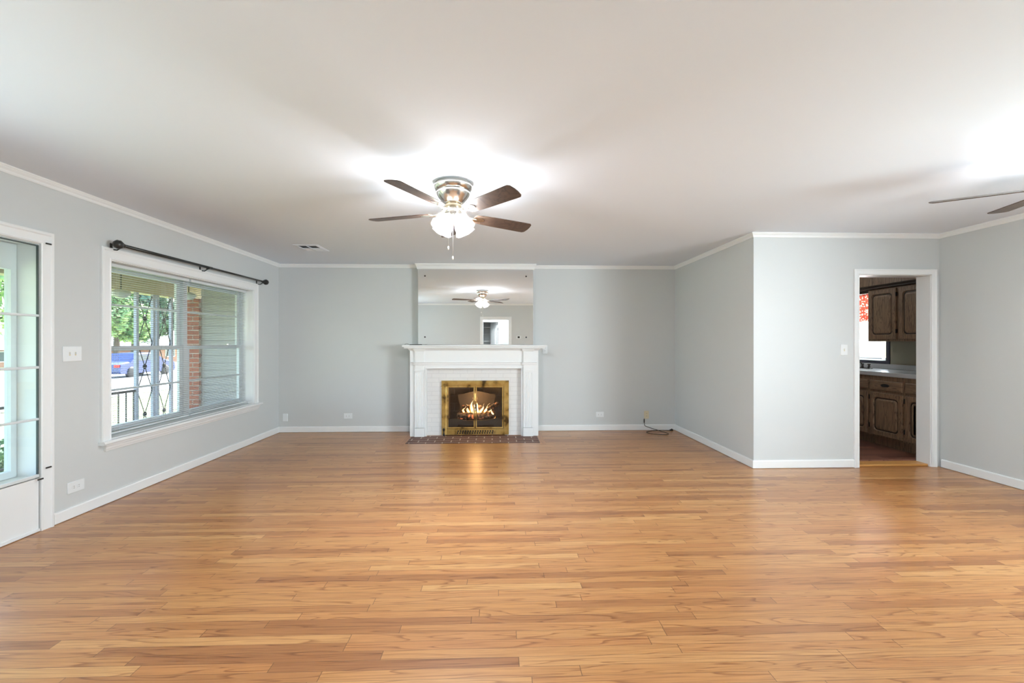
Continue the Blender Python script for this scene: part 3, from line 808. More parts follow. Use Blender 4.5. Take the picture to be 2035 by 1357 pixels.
MB().tube([(2.555, 6.63, 0.012), (2.60, 6.632, 0.014)], 0.011, 8).tube([(2.57, 6.61, 0.018), (2.59, 6.65, 0.024)], 0.008, 8).build('cable_connector', M['rubber'], cb)

# ceiling register
v = thing('ceiling_vent', 'white louvred air register in the ceiling near the back left corner', 'air vent', (-2.22, 5.54, H))
MB().frame(lambda a, b, t: (a, b, H-t), (-2.325, -2.115, 5.39, 5.69), [(0, 0), (0, 0.006), (0.006, 0.010), (0.035, 0.004), (0.038, 0)], closed=True).build('vent_frame', M['ceil'], v)
MB().box(-2.325, -2.115, 5.39, 5.69, H-0.0015, H-0.0005).build('duct_shade', plain('vent_shadow', (0.16, 0.16, 0.17, 1), 0.8), v)  # flat dark sheet painted as the shade inside the duct
mb = MB()
for k in range(6):
    y = 5.40+k*0.022
    mb.add([(-2.32, y, H-0.009), (-2.12, y, H-0.009), (-2.12, y+0.018, H-0.003), (-2.32, y+0.018, H-0.003)], [(0, 1, 2, 3)])
for k in range(6):
    y = 5.55+k*0.022
    mb.add([(-2.32, y+0.016, H-0.009), (-2.12, y+0.016, H-0.009), (-2.12, y, H-0.003), (-2.32, y, H-0.003)], [(0, 1, 2, 3)])
mb.box(-2.325, -2.115, 5.532, 5.546, H-0.010, H-0.002)
mb.box(-2.226, -2.214, 5.39, 5.69, H-0.0105, H-0.002)
mb.build('louvers', M['ceil'], v)

# ------------------------------------------------------------------ fireplace
fp = thing('fireplace', 'white painted mantel fireplace with fluted pilasters and painted brick facing', 'fireplace', (-0.31, 6.5, 0))
BX0, BX1, BYF = -1.20, 0.582, 6.345          # body
OX0, OX1, OZ1 = -0.973, 0.343, 0.941         # opening in the wooden surround
mb = MB()
mb.box(BX0, OX0, BYF, YB-0.001, 0.001, 1.20); mb.box(OX1, BX1, BYF, YB-0.001, 0.001, 1.20)
mb.box(OX0, OX1, BYF, YB-0.001, OZ1, 1.20)
mb.build('surround', M['trim'], fp)
# brick facing with firebox opening
GX0, GX1, GZ1 = -0.72, 0.115, 0.70
yb = 6.41
mb = MB().box(OX0+0.001, GX0, yb, 6.69, 0.001, OZ1-0.001).box(GX1, OX1-0.001, yb, 6.69, 0.001, OZ1-0.001).box(GX0, GX1, yb, 6.69, GZ1, OZ1-0.001)
mb.build('brick_facing', M['brick_white'], fp)
mb = MB().box(GX0-0.02, GX1+0.02, 7.10, 7.14, 0.0, GZ1+0.02).box(GX0-0.02, GX1+0.02, YB, 7.10, GZ1, GZ1+0.02).box(GX0-0.018, GX0, YB, 7.10, 0, GZ1).box(GX1, GX1+0.018, YB, 7.10, 0, GZ1)
mb.box(GX0, GX1, 6.43, 7.10, 0.0, 0.012)
mb.box(GX0, GX0+0.004, 6.42, YB, 0.012, GZ1); mb.box(GX1-0.004, GX1, 6.42, YB, 0.012, GZ1); mb.box(GX0, GX1, 6.42, YB, GZ1-0.004, GZ1)
mb.build('firebox', M['firebrick'], fp)
# frieze mouldings
MB().sweep((BX0+0.02, BYF, 0), (BX1-0.02, BYF, 0), (0, -1, 0), [(0, 0.990), (0.006, 0.990), (0.010, 1.000), (0.012, 1.018), (0.018, 1.026), (0.018, 1.034), (0, 1.036)]).build('frieze_molding', M['trim'], fp)
MB().frame(PY(BYF), (OX0, OX1, 0.001, OZ1), [(0, 0), (0, 0.007), (0.010, 0.010), (0.020, 0.006), (0.020, 0)], closed=False).build('inner_molding', M['trim'], fp)
# pilasters
for (a0, a1) in ((-1.128, -1.002), (0.372, 0.502)):
    mb = MB(); y0 = BYF-0.030
    nfl = 5; w = (a1-a0-0.02)/(nfl)
    # fluted shaft built as a sinuous front
    prof = [(a0, y0)]
    for k in range(nfl):
        c0 = a0+0.010+k*w
        prof += [(c0+w*0.18, y0), (c0+w*0.30, y0+0.005), (c0+w*0.5, y0+0.007), (c0+w*0.70, y0+0.005), (c0+w*0.82, y0)]
    prof += [(a1, y0)]
    n_ = len(prof)
    vs = [(x, y, z) for z in (0.125, 0.885) for x, y in prof] + [(x, BYF-0.0005, z) for z in (0.125, 0.885) for x in (a0, a1)]
    fs = [(k, k+1, n_+k+1, n_+k) for k in range(n_-1)]
    fs += [(0, n_, 2*n_+2, 2*n_), (n_-1, 2*n_+1, 2*n_+3, 2*n_-1), tuple(range(n_)) + (2*n_+1, 2*n_), tuple(range(n_, 2*n_)) + (2*n_+3, 2*n_+2)]
    mb.add(vs, fs)
    mb.box(a0, a1, y0, BYF-0.0005, 0.885, 1.20)
    mb.box(a0-0.006, a1+0.006, y0-0.006, BYF-0.0005, 0.905, 0.925)
    pl = mb.build('pilaster', M['trim'], fp)
    MB().sweep((a0, y0, 0), (a1, y0, 0), (0, -1, 0), [(0, 0.990), (0.006, 0.990), (0.010, 1.000), (0.012, 1.018), (0.018, 1.026), (0.018, 1.034), (0, 1.036)], -1, -1).build('pilaster_band', M['trim'], pl)
    MB().bbox(a0-0.006, a1+0.006, y0-0.012, BYF-0.0005, 0.001, 0.118, 0.004).build('plinth', M['trim'], pl)
    MB().sweep((a0, y0, 0), (a1, y0, 0), (0, -1, 0), [(0, 1.178), (0.004, 1.178), (0.012, 1.195), (0.020, 1.210), (0.022, 1.218), (0, 1.218)], -1, -1).build('pilaster_cap', M['trim'], pl)
# shelf
bed = [(0, 1.19), (0.004, 1.19), (0.014, 1.203), (0.026, 1.215), (0.030, 1.222), (0, 1.222)]
mb = MB().sweep((BX0, BYF, 0), (BX1, BYF, 0), (0, -1, 0), bed, -1, -1)
mb.sweep((BX0, YB, 0), (BX0, BYF, 0), (-1, 0, 0), bed, 0, -1); mb.sweep((BX1, BYF, 0), (BX1, YB, 0), (1, 0, 0), bed, -1, 0)
mb.build('bed_molding', M['trim'], fp)
mb = MB().bbox(-1.272, 0.668, 6.275, YB-0.001, 1.222, 1.243, 0.004).bbox(-1.293, 0.688, 6.255, YB-0.001, 1.243, 1.268, 0.005)
mb.build('mantel_shelf', M['trim'], fp)

# brass fireplace insert with glass doors
ins = thing('fireplace_doors', 'tarnished brass frame with two smoked glass doors closing the fireplace', 'fireplace screen', (-0.30, 6.39, 0))
QX0, QX1, QZ1 = -0.779, 0.173, 0.770
AX0, AX1, AZ0, AZ1 = -0.700, 0.100, 0.100, 0.705
P = PY(6.409)
fr = [(0, 0.0), (0, 0.030), (0.008, 0.034), (0.030, 0.036), (0.060, 0.036), (0.068, 0.030), (0.073, 0.0)]
MB().frame(P, (AX0, AX1, 0.014, AZ1-0.008), fr, closed=False).build('brass_frame', M['brass'], ins)
MB().bbox(AX0, AX1, 6.375, 6.409, 0.014, AZ0-0.004, 0.003).build('lower_panel', M['brass'], ins)
mb = MB()
for k in range(15):
    for j in range(2):
        c = -0.545+k*0.0345+(0.008 if j else 0)
        mb.lathe([(0.0125, 0), (0.0125, 0.002)], 10, Matrix.Translation((c, 6.3735, 0.039+j*0.026)) @ Matrix.Rotation(PI/2, 4, 'X') @ Matrix.Diagonal((0.85, 1.0, 1.0, 1)))
mb.build('vent_grille', M['black_iron'], ins)
mb = MB().lathe([(0.005, 0), (0.012, 0.004), (0.013, 0.02), (0.007, 0.035), (0.006, 0.06), (0.013, 0.072), (0.016, 0.09), (0.008, 0.104)], 14, Matrix.Translation((-0.735, 6.358, 0.006)))
mb.build('damper_handle', M['black_iron'], ins)
cx = (AX0+AX1)/2
for k, (a0, a1) in enumerate(((AX0+0.004, cx-0.002), (cx+0.002, AX1-0.004))):
    d = MB().frame(PY(6.395), (a0+0.020, a1-0.020, AZ0+0.018, AZ1-0.032), [(0, 0), (0, 0.012), (0.006, 0.016), (0.016, 0.016), (0.018, 0)], closed=True).build('glass_door', M['brass'], ins)
    MB().box(a0+0.018, a1-0.018, 6.386, 6.390, AZ0+0.016, AZ1-0.030).build('pane', M['fglass'], d)
    hx = (a1-0.010) if k == 0 else (a0+0.010)
    MB().lathe([(0.004, 0), (0.008, 0.01), (0.0095, 0.05), (0.008, 0.09), (0.004, 0.10)], 10, Matrix.Translation((hx, 6.366, 0.345))).build('door_handle', M['copper'] if k == 0 else M['black_iron'], d)
MB().box(QX0+0.004, QX1-0.004, 6.376, 6.409, AZ1-0.016, AZ1-0.008).build('top_rail', M['brass'], ins)

# grate, logs, flames, cast-iron front
gr = thing('fire_grate', 'dark iron grate holding the logs behind the glass doors', 'grate', (-0.3, 6.62, 0.012))
mb = MB()
for x in (-0.56, -0.43, -0.30, -0.17, -0.04): mb.tube([(x, 6.50, 0.25), (x, 6.51, 0.18), (x, 6.76, 0.18), (x, 6.78, 0.24)], 0.007, 6)
for y in (6.53, 6.74): mb.tube([(-0.60, y, 0.173), (0.0, y, 0.173)], 0.007, 6)
for x in (-0.56, -0.04):
    for y in (6.53, 6.74): mb.tube([(x, y, 0.173), (x, y, 0.013)], 0.007, 6)
mb.build('grate_bars', M['black_iron'], gr)
def log(a, b, r, label, seed):
    rnd = random.Random(seed); a = Vector(a)+Vector((0, 0, 0.08)); b = Vector(b)+Vector((0, 0, 0.08)); pts = []; rs = []
    for k in range(9):
        t = k/8; pts.append(a.lerp(b, t)+Vector((0, rnd.uniform(-.006, .006), rnd.uniform(-.006, .006)))); rs.append(r*(0.9+rnd.uniform(-.1, .12)))
    rs[0] *= 0.85; rs[-1] *= 0.85
    tag(MB().tube(pts, rs, 12).build('fire_log', M['log']), label, 'log', 'logs burning in the fireplace')
log((-0.57, 6.58, 0.165), (-0.02, 6.60, 0.162), 0.052, 'charred front log lying across the grate', 1)
log((-0.55, 6.71, 0.170), (-0.04, 6.70, 0.168), 0.056, 'thick rear log lying across the back of the grate', 2)
log((-0.50, 6.66, 0.278), (-0.20, 6.63, 0.272), 0.040, 'glowing upper log laid on top of the others to the left', 3)
log((-0.13, 6.57, 0.262), (0.02, 6.68, 0.330), 0.032, 'thin upright log leaning at the right end of the pile', 4)
# decorative fireback
fb = MB()
ol = [(-0.62, 0.013), (-0.60, 0.20), (-0.54, 0.30), (-0.58, 0.42), (-0.58, 0.47), (-0.50, 0.475), (-0.40, 0.50), (-0.30, 0.515), (-0.20, 0.50), (-0.10, 0.475), (-0.02, 0.47), (-0.02, 0.42), (-0.06, 0.30), (0.0, 0.20), (0.02, 0.013)]
n_ = len(ol)
fb.add([(x, 6.86, 0.013+(z-0.013)*1.12) for x, z in ol]+[(x, 6.88, 0.013+(z-0.013)*1.12) for x, z in ol], [tuple(range(n_)), tuple(range(n_, 2*n_))[::-1]]+[(k, (k+1) % n_, n_+(k+1) % n_, n_+k) for k in range(n_)])
tag(fb.build('fireback', M['grey_iron']), 'shouldered iron fireback plate standing behind the burning logs', 'fireback')
ar = MB()
ol = [(-0.68, 0.0125), (-0.68, 0.13), (-0.60, 0.135), (-0.52, 0.118), (-0.45, 0.105), (-0.36, 0.10), (-0.24, 0.10), (-0.15, 0.105), (-0.08, 0.118), (0.0, 0.135), (0.08, 0.13), (0.08, 0.0125), (0.02, 0.0125), (-0.06, 0.05), (-0.20, 0.035), (-0.30, 0.03), (-0.40, 0.035), (-0.54, 0.05), (-0.62, 0.0125)]
n_ = len(ol)
ar.add([(x, 6.455, z if z < 0.02 else z+0.095) for x, z in ol]+[(x, 6.467, z if z < 0.02 else z+0.095) for x, z in ol], [tuple(range(n_)), tuple(range(n_, 2*n_))[::-1]]+[(k, (k+1) % n_, n_+(k+1) % n_, n_+k) for k in range(n_)])
ar.tube([(-0.68, 6.452, 0.225), (-0.60, 6.452, 0.23), (-0.45, 6.452, 0.20), (-0.30, 6.452, 0.193), (-0.15, 6.452, 0.20), (0.0, 6.452, 0.23), (0.08, 6.452, 0.225)], 0.006, 6)
tag(ar.build('grate_front', M['grey_iron']), 'scalloped cast iron front strip standing low in front of the grate', 'fireplace fender')
fl = thing('fire', 'orange flames rising among the fireplace logs', 'flames', (-0.3, 6.62, 0.2))
def tongue(x, y, z, h, r, lean, seed):
    rnd = random.Random(seed); pts = []; rs = []; z += 0.08
    for k in range(9):
        t = k/8
        pts.append((x+lean*t*t*h+0.012*math.sin(t*7+seed), y+0.008*math.sin(t*5+seed*2), z+h*t))
        rs.append(max(0.0012, r*(math.sin(PI*min(1, t*1.0+0.22))**1.2)*(1-t*0.55)))
    MB().tube(pts, rs, 10).build('flame', M['flame'], fl)
for q in ((-0.365, 6.60, 0.20, 0.235, 0.034, 0.15, 1), (-0.405, 6.62, 0.20, 0.13, 0.026, -0.3, 2), (-0.265, 6.61, 0.20, 0.225, 0.030, -0.35, 3), (-0.225, 6.60, 0.20, 0.14, 0.026, 0.4, 4),
          (-0.17, 6.60, 0.21, 0.13, 0.022, 0.6, 5), (-0.11, 6.62, 0.22, 0.10, 0.022, 0.4, 6), (-0.045, 6.58, 0.12, 0.19, 0.022, -0.3, 7), (-0.48, 6.60, 0.21, 0.09, 0.018, 0.3, 8), (-0.32, 6.58, 0.20, 0.10, 0.03, 0.1, 9)):
    tongue(*q)
fd = bpy.data.lights.new('fire_glow', 'POINT'); fd.energy = 4; fd.color = (1, 0.55, 0.22); fd.shadow_soft_size = 0.06
fo = bpy.data.objects.new('fire_glow', fd); COL.objects.link(fo); fo.location = (0, -0.04, 0.32); fo.parent = fl

# hearth
HX0, HX1, HY0 = -1.17, 0.556, 5.897
he = tag(MB().box(HX0+0.002, HX1-0.002, HY0+0.002, BYF-0.002, -0.02, 0.0015).box(OX0+0.01, OX1-0.01, BYF-0.002, 6.3745, 0.0, 0.0008).build('brick_hearth', M['hearth']), 'dark red brick hearth set flush in the floor before the fireplace', 'hearth')
struct(MB().box(HX0-0.006, HX0+0.002, HY0-0.004, BYF-0.01, -0.02, 0.0012).box(HX1-0.002, HX1+0.006, HY0-0.004, BYF-0.01, -0.02, 0.0012).box(HX0-0.006, HX1+0.006, HY0-0.006, HY0+0.002, -0.02, 0.0012).build('trim_9', M['cab_dark']))
struct(MB().box(HX0-0.080, HX0-0.0062, HY0-0.08, YB-0.02, -0.02, 0.001).box(HX1+0.0062, HX1+0.080, HY0-0.08, YB-0.02, -0.02, 0.001).build('trim_10', M['oak_y']))

# mirror over the mantel
mr = thing('mirror', 'large frameless mirror fixed above the mantel shelf', 'mirror', (-0.30, 6.593, 1.82))
MB().box(-1.129, 0.529, 6.589, 6.5945, 1.2755, 2.360).build('mirror_glass', M['mirror'], mr)
for x, z in ((-1.032, 2.262), (0.427, 2.262), (-1.032, 1.383), (0.428, 1.379)):
    MB().lathe([(0.011, 0), (0.011, 0.004), (0.007, 0.008)], 14, Matrix.Translation((x, 6.5885, z)) @ Matrix.Rotation(PI/2, 4, 'X')).build('mirror_screw', M['rubber'], mr)
MB().box(-1.03, 0.40, 6.575, 6.5885, 1.2685, 1.2755).build('mirror_channel', plain('channel_aluminium', (0.45, 0.46, 0.45, 1), 0.35, 0.8), mr)
# black strip and bent wire lying on the left end of the mantel
tag(MB().bbox(-1.205, -1.035, 6.33, 6.36, 1.2685, 1.277, 0.002).build('plastic_strip', M['rubber']), 'short black strip lying on the left end of the mantel shelf', 'strip')
tag(MB().tube(smooth([(-1.27, 6.33, 1.2735), (-1.255, 6.33, 1.283), (-1.235, 6.33, 1.287), (-1.22, 6.335, 1.280), (-1.212, 6.34, 1.2735)]), 0.0022, 6).build('bent_wire', M['grey_iron']), 'small bent grey wire at the left tip of the mantel shelf', 'wire')

# ------------------------------------------------------------------ ceiling fans
def fan(cx_, cy_, blades, label, shade_off, R=0.66, bulb='bulb'):
    c = Vector((cx_, cy_, H))
    t = thing('ceiling_fan', label, 'ceiling fan', c, 'ceiling fans')
    T = Matrix.Translation
    MB().lathe([(0.120, 0.0), (0.128, -0.004), (0.132, -0.018), (0.139, -0.026), (0.139, -0.036), (0.130, -0.046), (0.124, -0.060)], 48, T(c), cap=True).build('mounting_ring', M['nickel'], t)
    MB().lathe([(0.121, -0.061), (0.119, -0.070), (0.122, -0.074), (0.120, -0.084), (0.104, -0.108), (0.086, -0.128), (0.072, -0.142), (0.062, -0.150)], 48, T(c)).build('motor_housing', M['nickel'], t)
    MB().lathe([(0.056, -0.151), (0.058, -0.160), (0.058, -0.180), (0.054, -0.190)], 32, T(c)).build('collar', M['copper'], t)
    MB().lathe([(0.060, -0.191), (0.082, -0.193), (0.084, -0.198), (0.080, -0.204), (0.060, -0.206)], 40, T(c)).build('flywheel', M['nickel'], t)
    MB().lathe([(0.060, -0.207), (0.061, -0.215), (0.058, -0.245), (0.050, -0.256), (0.030, -0.262), (0.018, -0.275), (0.008, -0.285)], 32, T(c)).build('switch_housing', M['nickel'], t)
    for (deg, z, pit) in blades:
        a = math.radians(deg)
        ux = Vector((math.cos(a), math.sin(a), 0)); vy = Vector((-math.sin(a), math.cos(a), 0))
        vp = vy*math.cos(pit)+Vector((0, 0, math.sin(pit)))
        nz = ux.cross(vp).normalized()
        zc = Vector((cx_, cy_, z))
        root_r = 0.165
        # planform outline (r, half offset)
        out = [(root_r, -0.030), (root_r+0.008, -0.044), (root_r+0.06, -0.052), (0.35, -0.058), (R-0.05, -0.063), (R-0.012, -0.0625), (R+0.004, -0.050),
               (R+0.012, -0.015), (R+0.012, 0.015), (R+0.004, 0.050), (R-0.012, 0.0625), (R-0.05, 0.063), (0.35, 0.058), (root_r+0.06, 0.052), (root_r+0.008, 0.044), (root_r, 0.030)]
        n_ = len(out)
        vs = [zc+ux*r+vp*o+nz*h_ for h_ in (-0.0028, 0.0028) for r, o in out]
        bl = MB().add(vs, [tuple(range(n_)), tuple(range(n_, 2*n_))[::-1]]+[(k, (k+1) % n_, n_+(k+1) % n_, n_+k) for k in range(n_)]).build('blade', M['blade_dark'], t, bevel=0.0012)
        # blade iron: curved arm and oval end plate under the blade
        hub = Vector((cx_, cy_, H-0.198))
        mb = MB()
        p0 = hub+ux*0.070; p3 = zc+ux*0.190-nz*0.007
        mb.tube(smooth([p0, hub+ux*0.100+Vector((0, 0, -0.003)), hub+ux*0.128+Vector((0, 0, (z-H+0.198)*0.6-0.012)), p3]), 0.0075, 8)
        pr = []
        for k in range(16):
            q = 2*PI*k/16; pr.append((0.205+0.050*math.cos(q), 0.028*math.sin(q)))
        vs = [zc+ux*r+vp*o-nz*h_ for h_ in (0.0035, 0.0065) for r, o in pr]
        mb.add(vs, [tuple(range(16)), tuple(range(16, 32))[::-1]]+[(k, (k+1) % 16, 16+(k+1) % 16, 16+k) for k in range(16)])
        mb.build('blade_iron', M['nickel'], t)
    for k in range(4):
        a = math.radians(shade_off+90*k)
        ux = Vector((math.cos(a), math.sin(a), 0))
        base_ = Vector((cx_, cy_, H-0.238))+ux*0.045
        til = math.radians(38)
        rot = Matrix.Rotation(a, 4, 'Z') @ Matrix.Rotation(-til, 4, 'Y')
        mt = T(base_+ux*0.012) @ rot @ Matrix.Rotation(PI, 4, 'X')
        # local +z now points down and outwards
        mt = T(base_) @ Matrix.Rotation(a, 4, 'Z') @ Matrix.Rotation(PI-til, 4, 'Y')
        MB().lathe([(0.012, -0.006), (0.020, 0.0), (0.023, 0.010), (0.022, 0.020)], 20, mt).build('socket_cup', M['nickel'], t)
        prof = [(0.020, 0.020), (0.034, 0.026), (0.046, 0.040), (0.053, 0.060), (0.056, 0.080), (0.059, 0.098), (0.066, 0.114), (0.071, 0.122)]
        MB().lathe(prof, 32, mt, cap=False, wob=lambda q, z_: 0.05*max(0, (z_-0.09)/0.03)*math.cos(6*q)).build('lamp_shade', M['lit_shade'], t)
        MB().lathe([(0.010, 0.022), (0.022, 0.045), (0.026, 0.062), (0.020, 0.078), (0.004, 0.084)], 14, mt).build('bulb', M[bulb], t)
    for dx, dy, zz in ((-0.028, -0.06, 1.975), (0.004, -0.062, 1.905)):
        p0 = Vector((cx_+dx, cy_+dy, H-0.235))
        MB().tube([p0+Vector((0, 0.012, 0.005)), p0, (p0.x, p0.y, zz)], 0.0016, 6).lathe([(0.002, 0), (0.006, -0.006), (0.005, -0.022), (0.001, -0.026)], 10, T(Vector((p0.x, p0.y, zz)))).build('pull_chain', M['chain'], t)
    return t
fan(-0.31, 3.26, [(33.0, 2.212, -0.33), (99, 2.215, -0.25), (161.3, 2.225, -0.14), (242.3, 2.245, -0.16), (309.8, 2.222, -0.36)],
    'brushed nickel ceiling fan with lit frosted shades hanging in front of the fireplace mirror', 228)
fan(3.40, 2.52, [(145, 2.222, -0.30), (73, 2.235, -0.05), (1, 2.22, -0.22), (289, 2.22, -0.22), (217, 2.22, -0.22)],
    'ceiling fan cut by the right frame edge, only two dark blade tips showing', 20, bulb='bulb_far')

# ------------------------------------------------------------------ hall behind the camera (seen in the mirror)
hw = M['wall']
struct(MB().box(-1.45, 1.45, -2.5, YR-0.12, -0.06, 0.0).build('floor_hall', M['oak']))
wall_grid('wall_hall_far', 'Y', -1.42, -1.30, -1.3, 1.3, [(-0.425, 0.045, 0, 1.955)], hw)
wall_grid('wall_hall_left', 'X', -1.42, -1.30, -1.42, YR-0.12, [], hw)
wall_grid('wall_hall_right', 'X', 1.30, 1.42, -1.42, YR-0.12, [], hw)
wall_grid('wall_closet', 'Y', -2.30, -2.20, -0.8, 0.5, [], hw)
wall_grid('wall_closet_left', 'X', -0.80, -0.70, -2.20, -1.42, [], hw)
wall_grid('wall_closet_right', 'X', 0.40, 0.50, -2.20, -1.42, [], hw)
d4 = sempty('door_3')
MB().frame(PY(-1.30, 1), (-0.425, 0.045, 0, 1.955), scaled(CAS, 0.075), closed=False).build('casing', M['trim'], d4)
rot = Matrix.Translation((0.036, -1.425, 0)) @ Matrix.Rotation(math.radians(180+62), 4, 'Z')
mb = MB().box(0, 0.45, -0.035, 0, 0.01, 1.945, rot)
leaf = mb.build('door_leaf', M['trim'], d4)
mb = MB()
for (b0, b1) in ((0.25, 0.95), (1.10, 1.78)):
    mb.panel(lambda a, b, t: tuple(rot @ Vector((a, 0.0005+t, b))), (0.08, 0.37, b0, b1), [(0, 0.004, 0), (0.012, 0.004, 0.008), (0.03, 0.004, 0.004), (0.05, 0.004, 0.009)])
    mb.panel(lambda a, b, t: tuple(rot @ Vector((a, -0.0355-t, b))), (0.08, 0.37, b0, b1), [(0, 0.004, 0), (0.012, 0.004, 0.008), (0.03, 0.004, 0.004), (0.05, 0.004, 0.009)])
mb.build('door_panel', M['trim'], leaf)
MB().box(0.030, 0.046, -1.44, -1.415, 1.70, 1.78).build('hinge', M['dark'], d4)
cs = thing('closet_shelving', 'white fixed shelves inside the hall closet, seen in the mirror', 'shelving', (-0.15, -1.98, 0))
for z in (1.82, 1.60, 1.36, 1.10): MB().box(-0.70, 0.40, -2.199, -1.95, z-0.018, z).build('shelf', M['trim'], cs)
th = thing('thermostat', 'white wall thermostat with dark screen beside the hall doorway, seen in the mirror', 'thermostat', (0.645, YR, 1.46))
MB().panel(PY(YR, 1), (0.58, 0.715, 1.415, 1.505), [(0, 0.008, 0.0005), (0, 0.008, 0.018), (0.004, 0.006, 0.022)]).build('thermostat_body', M['plate'], th)
MB().box(0.612, 0.672, YR+0.0222, YR+0.0235, 1.434, 1.488).build('thermostat_screen', M['dark'], th)
cl = thing('flush_ceiling_light', 'round flush glass ceiling light in the hall behind the room', 'ceiling light', (0.02, -0.72, H))
MB().lathe([(0.15, 0), (0.15, -0.02), (0.14, -0.024)], 32, Matrix.Translation((0.02, -0.72, H))).build('lamp_base', M['nickel'], cl)
MB().lathe([(0.138, -0.026), (0.13, -0.05), (0.09, -0.085), (0.03, -0.10), (0.002, -0.102)], 32, Matrix.Translation((0.02, -0.72, H))).build('lamp_glass', M['hall_lamp'], cl)

# ------------------------------------------------------------------ kitchen
KE = 5.28; KF = 0.035
struct(MB().box(XN+0.12, KE+0.12, YM+0.16, 7.9, -0.06, KF).build('floor_kitchen', M['kfloor']))
KW = (5.985, 6.95, 1.055, 2.0)
wall_grid('wall_kitchen_east', 'X', KE, KE+0.12, YM+0.16, 7.9, [KW], M['kwall'])
wall_grid('wall_kitchen_north', 'Y', 7.9, 8.0, XN+0.12, KE+0.12, [], M['kwall'])
wall_grid('wall_kitchen_west', 'X', XN, XN+0.12, YB+0.12, 7.9, [], M['kwall'])
wall_grid('wall_kitchen_south', 'Y', YM+0.10, YM+0.16, XR+0.15, KE+0.12, [], M['kwall'])
w3 = sempty('window_3')
MB().frame(PX(KE, -1), KW, [(0, 0), (0, 0.015), (0.03, 0.018), (0.055, 0.010), (0.055, 0)], closed=True).build('casing', plain('slate_painted_frame', (0.055, 0.055, 0.075, 1), 0.5), w3)
mb = MB().frame(PX(KE+0.05, -1), (KW[0]+0.04, KW[1]-0.04, KW[2]+0.04, KW[3]-0.04), [(0, 0), (0, 0.03), (0.04, 0.03), (0.04, 0)], closed=True)
mb.box(KE+0.02, KE+0.05, KW[0]+0.04, KW[1]-0.04, 1.50, 1.54)
mb.build('sash', M['trim'], w3)
MB().box(KE+0.06, KE+0.063, KW[0], KW[1], KW[2], KW[3]).build('pane', M['glass'], w3)
kb = thing('mini_blind', 'white mini blind over the kitchen window, nearly to its sill', 'window blind', (KE-0.02, 6.47, 1.09))
mb = MB(); z = 1.10
while z < 1.97:
    mb.add([(KE-0.013, 6.045, z-0.010), (KE-0.013, 6.90, z-0.010), (KE-0.033, 6.90, z+0.010), (KE-0.033, 6.045, z+0.010)], [(0, 1, 2, 3)]); z += 0.021
mb.build('slats', M['kslat'], kb)
MB().box(KE-0.034, KE-0.012, 6.045, 6.90, 1.078, 1.090).build('bottom_rail', M['trim'], kb)
MB().box(KE-0.040, KE-0.008, 6.04, 6.905, 1.965, 1.99).build('headrail', M['trim'], kb)
mb = MB(); pts0 = []; n_ = 120
vs = []
for j, z in enumerate((1.985, 1.955, 1.93, 1.80, 1.66, 1.625, 1.60)):
    for k in range(n_+1):
        y = 5.97+1.0*k/n_
        amp = 0.010+0.008*(j/6)
        vs.append((KE-0.075+amp*math.sin(k*0.75+0.6*math.sin(k*0.21))+(0.006 if j == 1 else 0), y, z+(0.004*math.sin(k*0.75) if j == 6 else 0)))
fs = [(j*(n_+1)+k, j*(n_+1)+k+1, (j+1)*(n_+1)+k+1, (j+1)*(n_+1)+k) for j in range(6) for k in range(n_)]
va = thing('window_valance', 'red and white print valance hung across the kitchen window top', 'valance', (KE-0.075, 6.47, 1.80))
vo_ = mb.add(vs, fs, True).build('valance_fabric', M['valance'], va, fix=False)
MB().tube([(KE-0.07, 5.96, 1.972), (KE-0.07, 6.98, 1.972)], 0.006, 8).build('valance_rod', M['nickel'], va)

CXF = 4.68
CABG = 'base cabinets under the kitchen counter'
rings = [(0, 0.002, 0.0), (0, 0.002, 0.014), (0.003, 0.002, 0.018), (0.052, 0.045, 0.018), (0.060, 0.045, 0.004), (0.070, 0.045, 0.004), (0.082, 0.042, 0.014), (0.095, 0.040, 0.017)]
def groove(P, r, parent):
    mb = MB(); lo = []
    n = 24
    for ins in (0.0595, 0.0745):
        rr = 0.0445
        for (ca, cb_, st) in ((r[1]-ins-rr, r[3]-ins-rr, 0), (r[0]+ins+rr, r[3]-ins-rr, 1), (r[0]+ins+rr, r[2]+ins+rr, 2), (r[1]-ins-rr, r[2]+ins+rr, 3)):
            for q in range(6):
                an = (st+q/5)*PI/2; lo.append(P(ca+rr*math.cos(an), cb_+rr*math.sin(an), 0.0052))
    mb.add(lo, [(k, (k+1) % n, n+(k+1) % n, n+k) for k in range(n)])
    mb.build('panel_groove', M['cab_dark'], parent)  # dark ring laid in the panel groove, darker than the door wood
